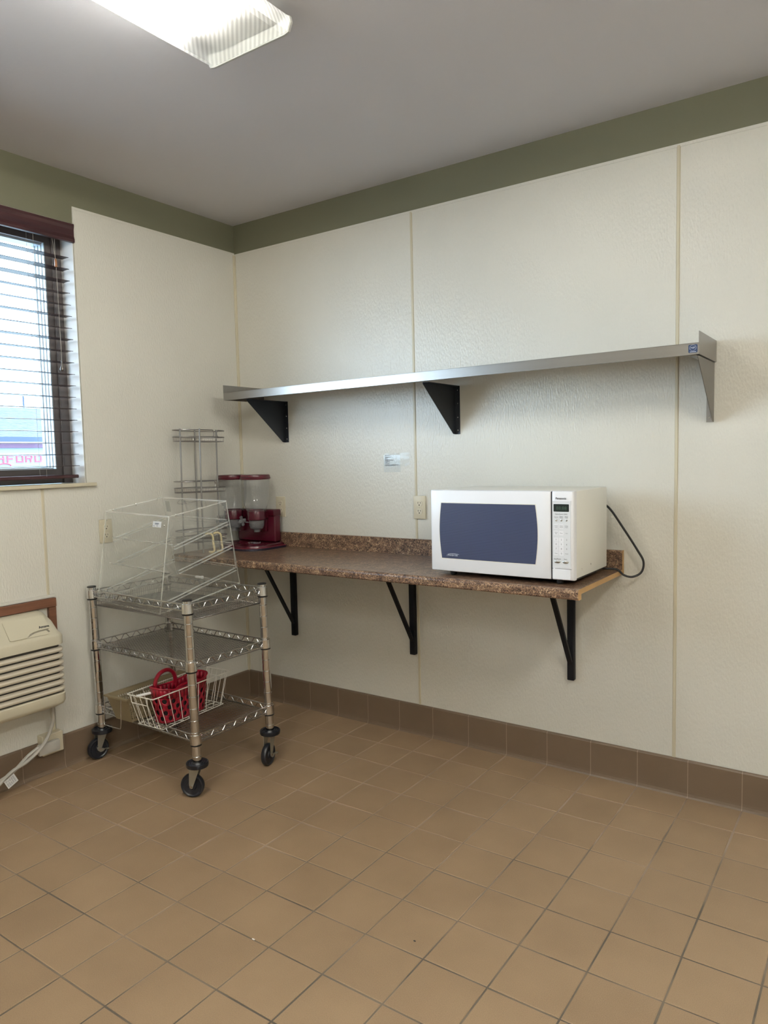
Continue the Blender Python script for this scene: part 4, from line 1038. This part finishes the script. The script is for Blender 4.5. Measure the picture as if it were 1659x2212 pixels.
for i in range(5):
    t = (i+.5)/5
    for s in (-1, 1): mb.tube([(lerp(-.083,.083,t), s*.236, HB), (lerp(-.080,.080,t), s*.187, .003)], .0015, 5)
    mb.tube([(lerp(-.080,.080,t), -.187, .0050), (lerp(-.080,.080,t), .187, .0050)], .0014, 5)
part('side_wires', mb, 'white_wire', wb, world=False)
for s in (-1, 1):
    mb = MB(); mb.tube([(-.055, s*.237, HB), (-.055, s*.235, HB-.030), (-.050, s*.234, HB-.034), (.040, s*.234, HB-.034), (.045, s*.235, HB-.030), (.045, s*.237, HB)], .0021, 6); part('handle_loop', mb, 'white_wire', wb, world=False)
mb = MB(); mb.tube([(-.045,-.215,.140),(-.01,-.14,.143),(.01,-.09,.14)], .0062, 8)
tb_ = solo('white_plastic_tube', mb, 'whiteplastic', 'short white plastic tube lying across the front of the wire basket', 'tube', (0,0,0))
for v in tb_.data.vertices: v.co = Matrix.Rotation(.065, 3, 'Z') @ v.co
tb_.location = (.463, -.885, ZSH)
# tan plastic basket
tn = thing('plastic_basket', (.300, -.89, ZSH), 'tan woven-look plastic basket left of the white wire basket', 'basket', (0,0,.03))
bh = .113; tx0, tx1, ty0, ty1 = -.082, .068, -.218, .195; qx0, qx1, qy0, qy1 = -.058, .050, -.190, .165
mb = MB(); mb.box((qx0,qy0,0),(qx1,qy1,.0025)); part('base', mb, 'tan', tn, world=False)
def P4(face, u, v):
    """point on one sloping side: u along 0..1, v up 0..1"""
    if face == 0: a0, a1, b0, b1 = (qx0,qy0),(qx1,qy0),(tx0,ty0),(tx1,ty0)
    elif face == 1: a0, a1, b0, b1 = (qx1,qy0),(qx1,qy1),(tx1,ty0),(tx1,ty1)
    elif face == 2: a0, a1, b0, b1 = (qx1,qy1),(qx0,qy1),(tx1,ty1),(tx0,ty1)
    else: a0, a1, b0, b1 = (qx0,qy1),(qx0,qy0),(tx0,ty1),(tx0,ty0)
    lo = Vector((lerp(a0[0],a1[0],u), lerp(a0[1],a1[1],u), 0)); hi = Vector((lerp(b0[0],b1[0],u), lerp(b0[1],b1[1],u), bh)); return lo.lerp(hi, v)
def strip(mb, face, u0, u1, v0, v1, t=.0018):
    c = [P4(face,u0,v0), P4(face,u1,v0), P4(face,u1,v1), P4(face,u0,v1)]; nrm = (c[1]-c[0]).cross(c[3]-c[0]).normalized()
    mb.add([p - nrm*t*.5 for p in c] + [p + nrm*t*.5 for p in c], [(0,3,2,1),(4,5,6,7),(0,1,5,4),(1,2,6,5),(2,3,7,6),(3,0,4,7)])
for f_ in range(4):
    mb = MB(); nu = 34 if f_ % 2 else 13
    strip(mb, f_, 0, 1, .0, .12); strip(mb, f_, 0, 1, .84, 1.0, .003)
    if f_ == 0: strip(mb, f_, 0, 1, .12, .84)
    else:
        for k in range(nu+1): c_ = k/nu; strip(mb, f_, max(0, c_-.22/nu), min(1, c_+.22/nu), .12, .84, .0015)
        for k in range(1, 8): v = .12+.72*k/8; strip(mb, f_, 0, 1, v-.014, v+.014, .0022)
    part('side', mb, 'tan', tn, world=False)
mb = MB(); mb.box((tx0-.004,ty0-.014,bh-.003),(tx1+.004,ty0+.003,bh+.004)); mb.box((tx0-.004,ty1-.003,bh-.003),(tx1+.004,ty1+.012,bh+.004)); mb.box((tx0-.006,ty0,bh-.002),(tx0+.002,ty1,bh+.003)); mb.box((tx1-.002,ty0,bh-.002),(tx1+.004,ty1,bh+.003))
part('rim', mb, 'tan', tn, world=False)
mb = MB(); mb.tube(catmull([(-.072,ty0-.016,bh+.002),(-.078,ty0-.018,.04),(-.082,ty0-.020,-.012),(-.06,ty0-.021,-.018),(.018,ty0-.021,-.018),(.036,ty0-.021,-.010),(.040,ty0-.019,.05),(.042,ty0-.017,bh+.002)], 3), .0020, 6)
part('wire_handle', mb, 'wire', tn, world=False, label='U-shaped wire handle hanging down over the cart edge')
# red tote
to = thing('red_tote', (.478, -.905, ZSH+.008), 'red perforated plastic tote with arched handle inside the wire basket', 'tote', (0, 0, .07))
TL, TW, TH = .148, .058, .140
def tote_pt(u, v):
    """u around 0..1, v up 0..1"""
    a = 2*PI*u; c, s = math.cos(a), math.sin(a); k = lerp(.86, 1.0, v); pw = 3.4
    x = TW*k*abs(c)**(2/pw)*(1 if c > 0 else -1); y = TL*k*abs(s)**(2/pw)*(1 if s > 0 else -1)
    return Vector((x, y, TH*v + (.022*abs(y/TL)**2*v)))
# equalise arc length
N_ = 720; P_ = [tote_pt(k/N_, 1) for k in range(N_+1)]; cum = [0]
for k in range(N_): cum.append(cum[-1] + (P_[k+1].xy-P_[k].xy).length)
def au(t):
    t = (t % 1.0)*cum[-1]; lo, hi = 0, N_
    while hi-lo > 1:
        m_ = (lo+hi)//2
        if cum[m_] <= t: lo = m_
        else: hi = m_
    return (lo + (t-cum[lo])/max(1e-9, cum[lo+1]-cum[lo]))/N_
mb = MB(); NC, NR = 16, 4
def cell(u0, u1, v0, v1, hole):
    if not hole:
        n = 2
        vs = [tote_pt(au(lerp(u0,u1,i/n)), lerp(v0,v1,j)) for j in (0,1) for i in range(n+1)]
        mb.add(vs, [(i,i+1,n+1+i+1,n+1+i) for i in range(n)], True); return
    K = 16; cu, cv_ = (u0+u1)/2, (v0+v1)/2; ru, rv = (u1-u0)*.245, (v1-v0)*.435; outer, inner = [], []
    for k in range(K):
        a = 2*PI*k/K + PI/4; c, s = math.cos(a), math.sin(a); m_ = max(abs(c), abs(s))
        outer.append(tote_pt(au(cu+(u1-u0)/2*c/m_), cv_+(v1-v0)/2*s/m_)); inner.append(tote_pt(au(cu+ru*c), cv_+rv*s))
    mb.add(outer+inner, [(k,(k+1)%K,K+(k+1)%K,K+k) for k in range(K)], True)
for r_ in range(NR):
    v0, v1 = .05+r_*.17, .05+(r_+1)*.17; sh_ = .5 if r_ % 2 else 0
    for c_ in range(NC):
        cell((c_+sh_)/NC, (c_+1+sh_)/NC, v0, v1, True)
for c_ in range(NC*2): cell(c_/NC/2, (c_+1)/NC/2, 0, .05, False); cell(c_/NC/2, (c_+1)/NC/2, .05+NR*.17, 1.0, False)
o = part('body', mb, 'tote', to, world=False); md = o.modifiers.new('thickness', 'SOLIDIFY'); md.thickness = .0025; md.offset = -1
mb = MB(); mb.add([tote_pt(k/40, 0.0) for k in range(40)], [tuple(range(40))]); mb.add([tote_pt(k/40, 0.0)+Vector((0,0,.003)) for k in range(40)], [tuple(range(40))]); part('bottom', mb, 'tote', to, world=False)
mb = MB(); rings_ = [[Vector((p.x*.90, p.y*.95, p.z+.004)) for p in [tote_pt(k/48, v) for k in range(48)]] for v in (0, .35, .70)]; loft(mb, rings_); part('hole_shade_core', mb, 'black', to, world=False)  # black core added so the holes look shaded inside
mb = MB(); mb.tube([tote_pt(k/60, 1.0) for k in range(60)], .0042, 7, closed=True); part('rim', mb, 'tote', to, world=False)
for sx, hgt in ((-1, .072), (1, .016)):
    mb = MB(); pts = []
    for k in range(17):
        a = PI*k/16; pts.append((sx*(TW-.004) + (0 if sx < 0 else -.012*math.sin(a)), -.034+.060*math.cos(a) if sx < 0 else .01+.075*math.cos(a), TH-.006+hgt*math.sin(a)**.7))
    base = MB(); base.tube(pts, .0092 if sx < 0 else .0075, 8)
    part('handle', base, 'tote', to, world=False)
for y in (-.120, .120):
    mb = MB(); mb.lathe([(.0055,0),(.005,.002),(.002,.003)], (TW-.0035, y*.94, TH*.86), 12, Matrix.Rotation(PI/2, 4, 'Y')); part('rivet', mb, 'silver', to, world=False)

# ================================================================== SMALL CRUMBS ON THE FLOOR
for (x, y, l_, c_, lb) in ((1.62,-1.60,.010,'whiteplastic','white crumb on the floor tiles toward the lower left'), (2.02,-1.35,.007,'black','dark speck on the middle floor tiles')):
    mb = MB(); mb.bbox((x-l_/2,y-.002,.0004),(x+l_/2,y+.002,.0028),.0008); solo('floor_crumb', mb, c_, lb, 'crumb', (x,y,0))
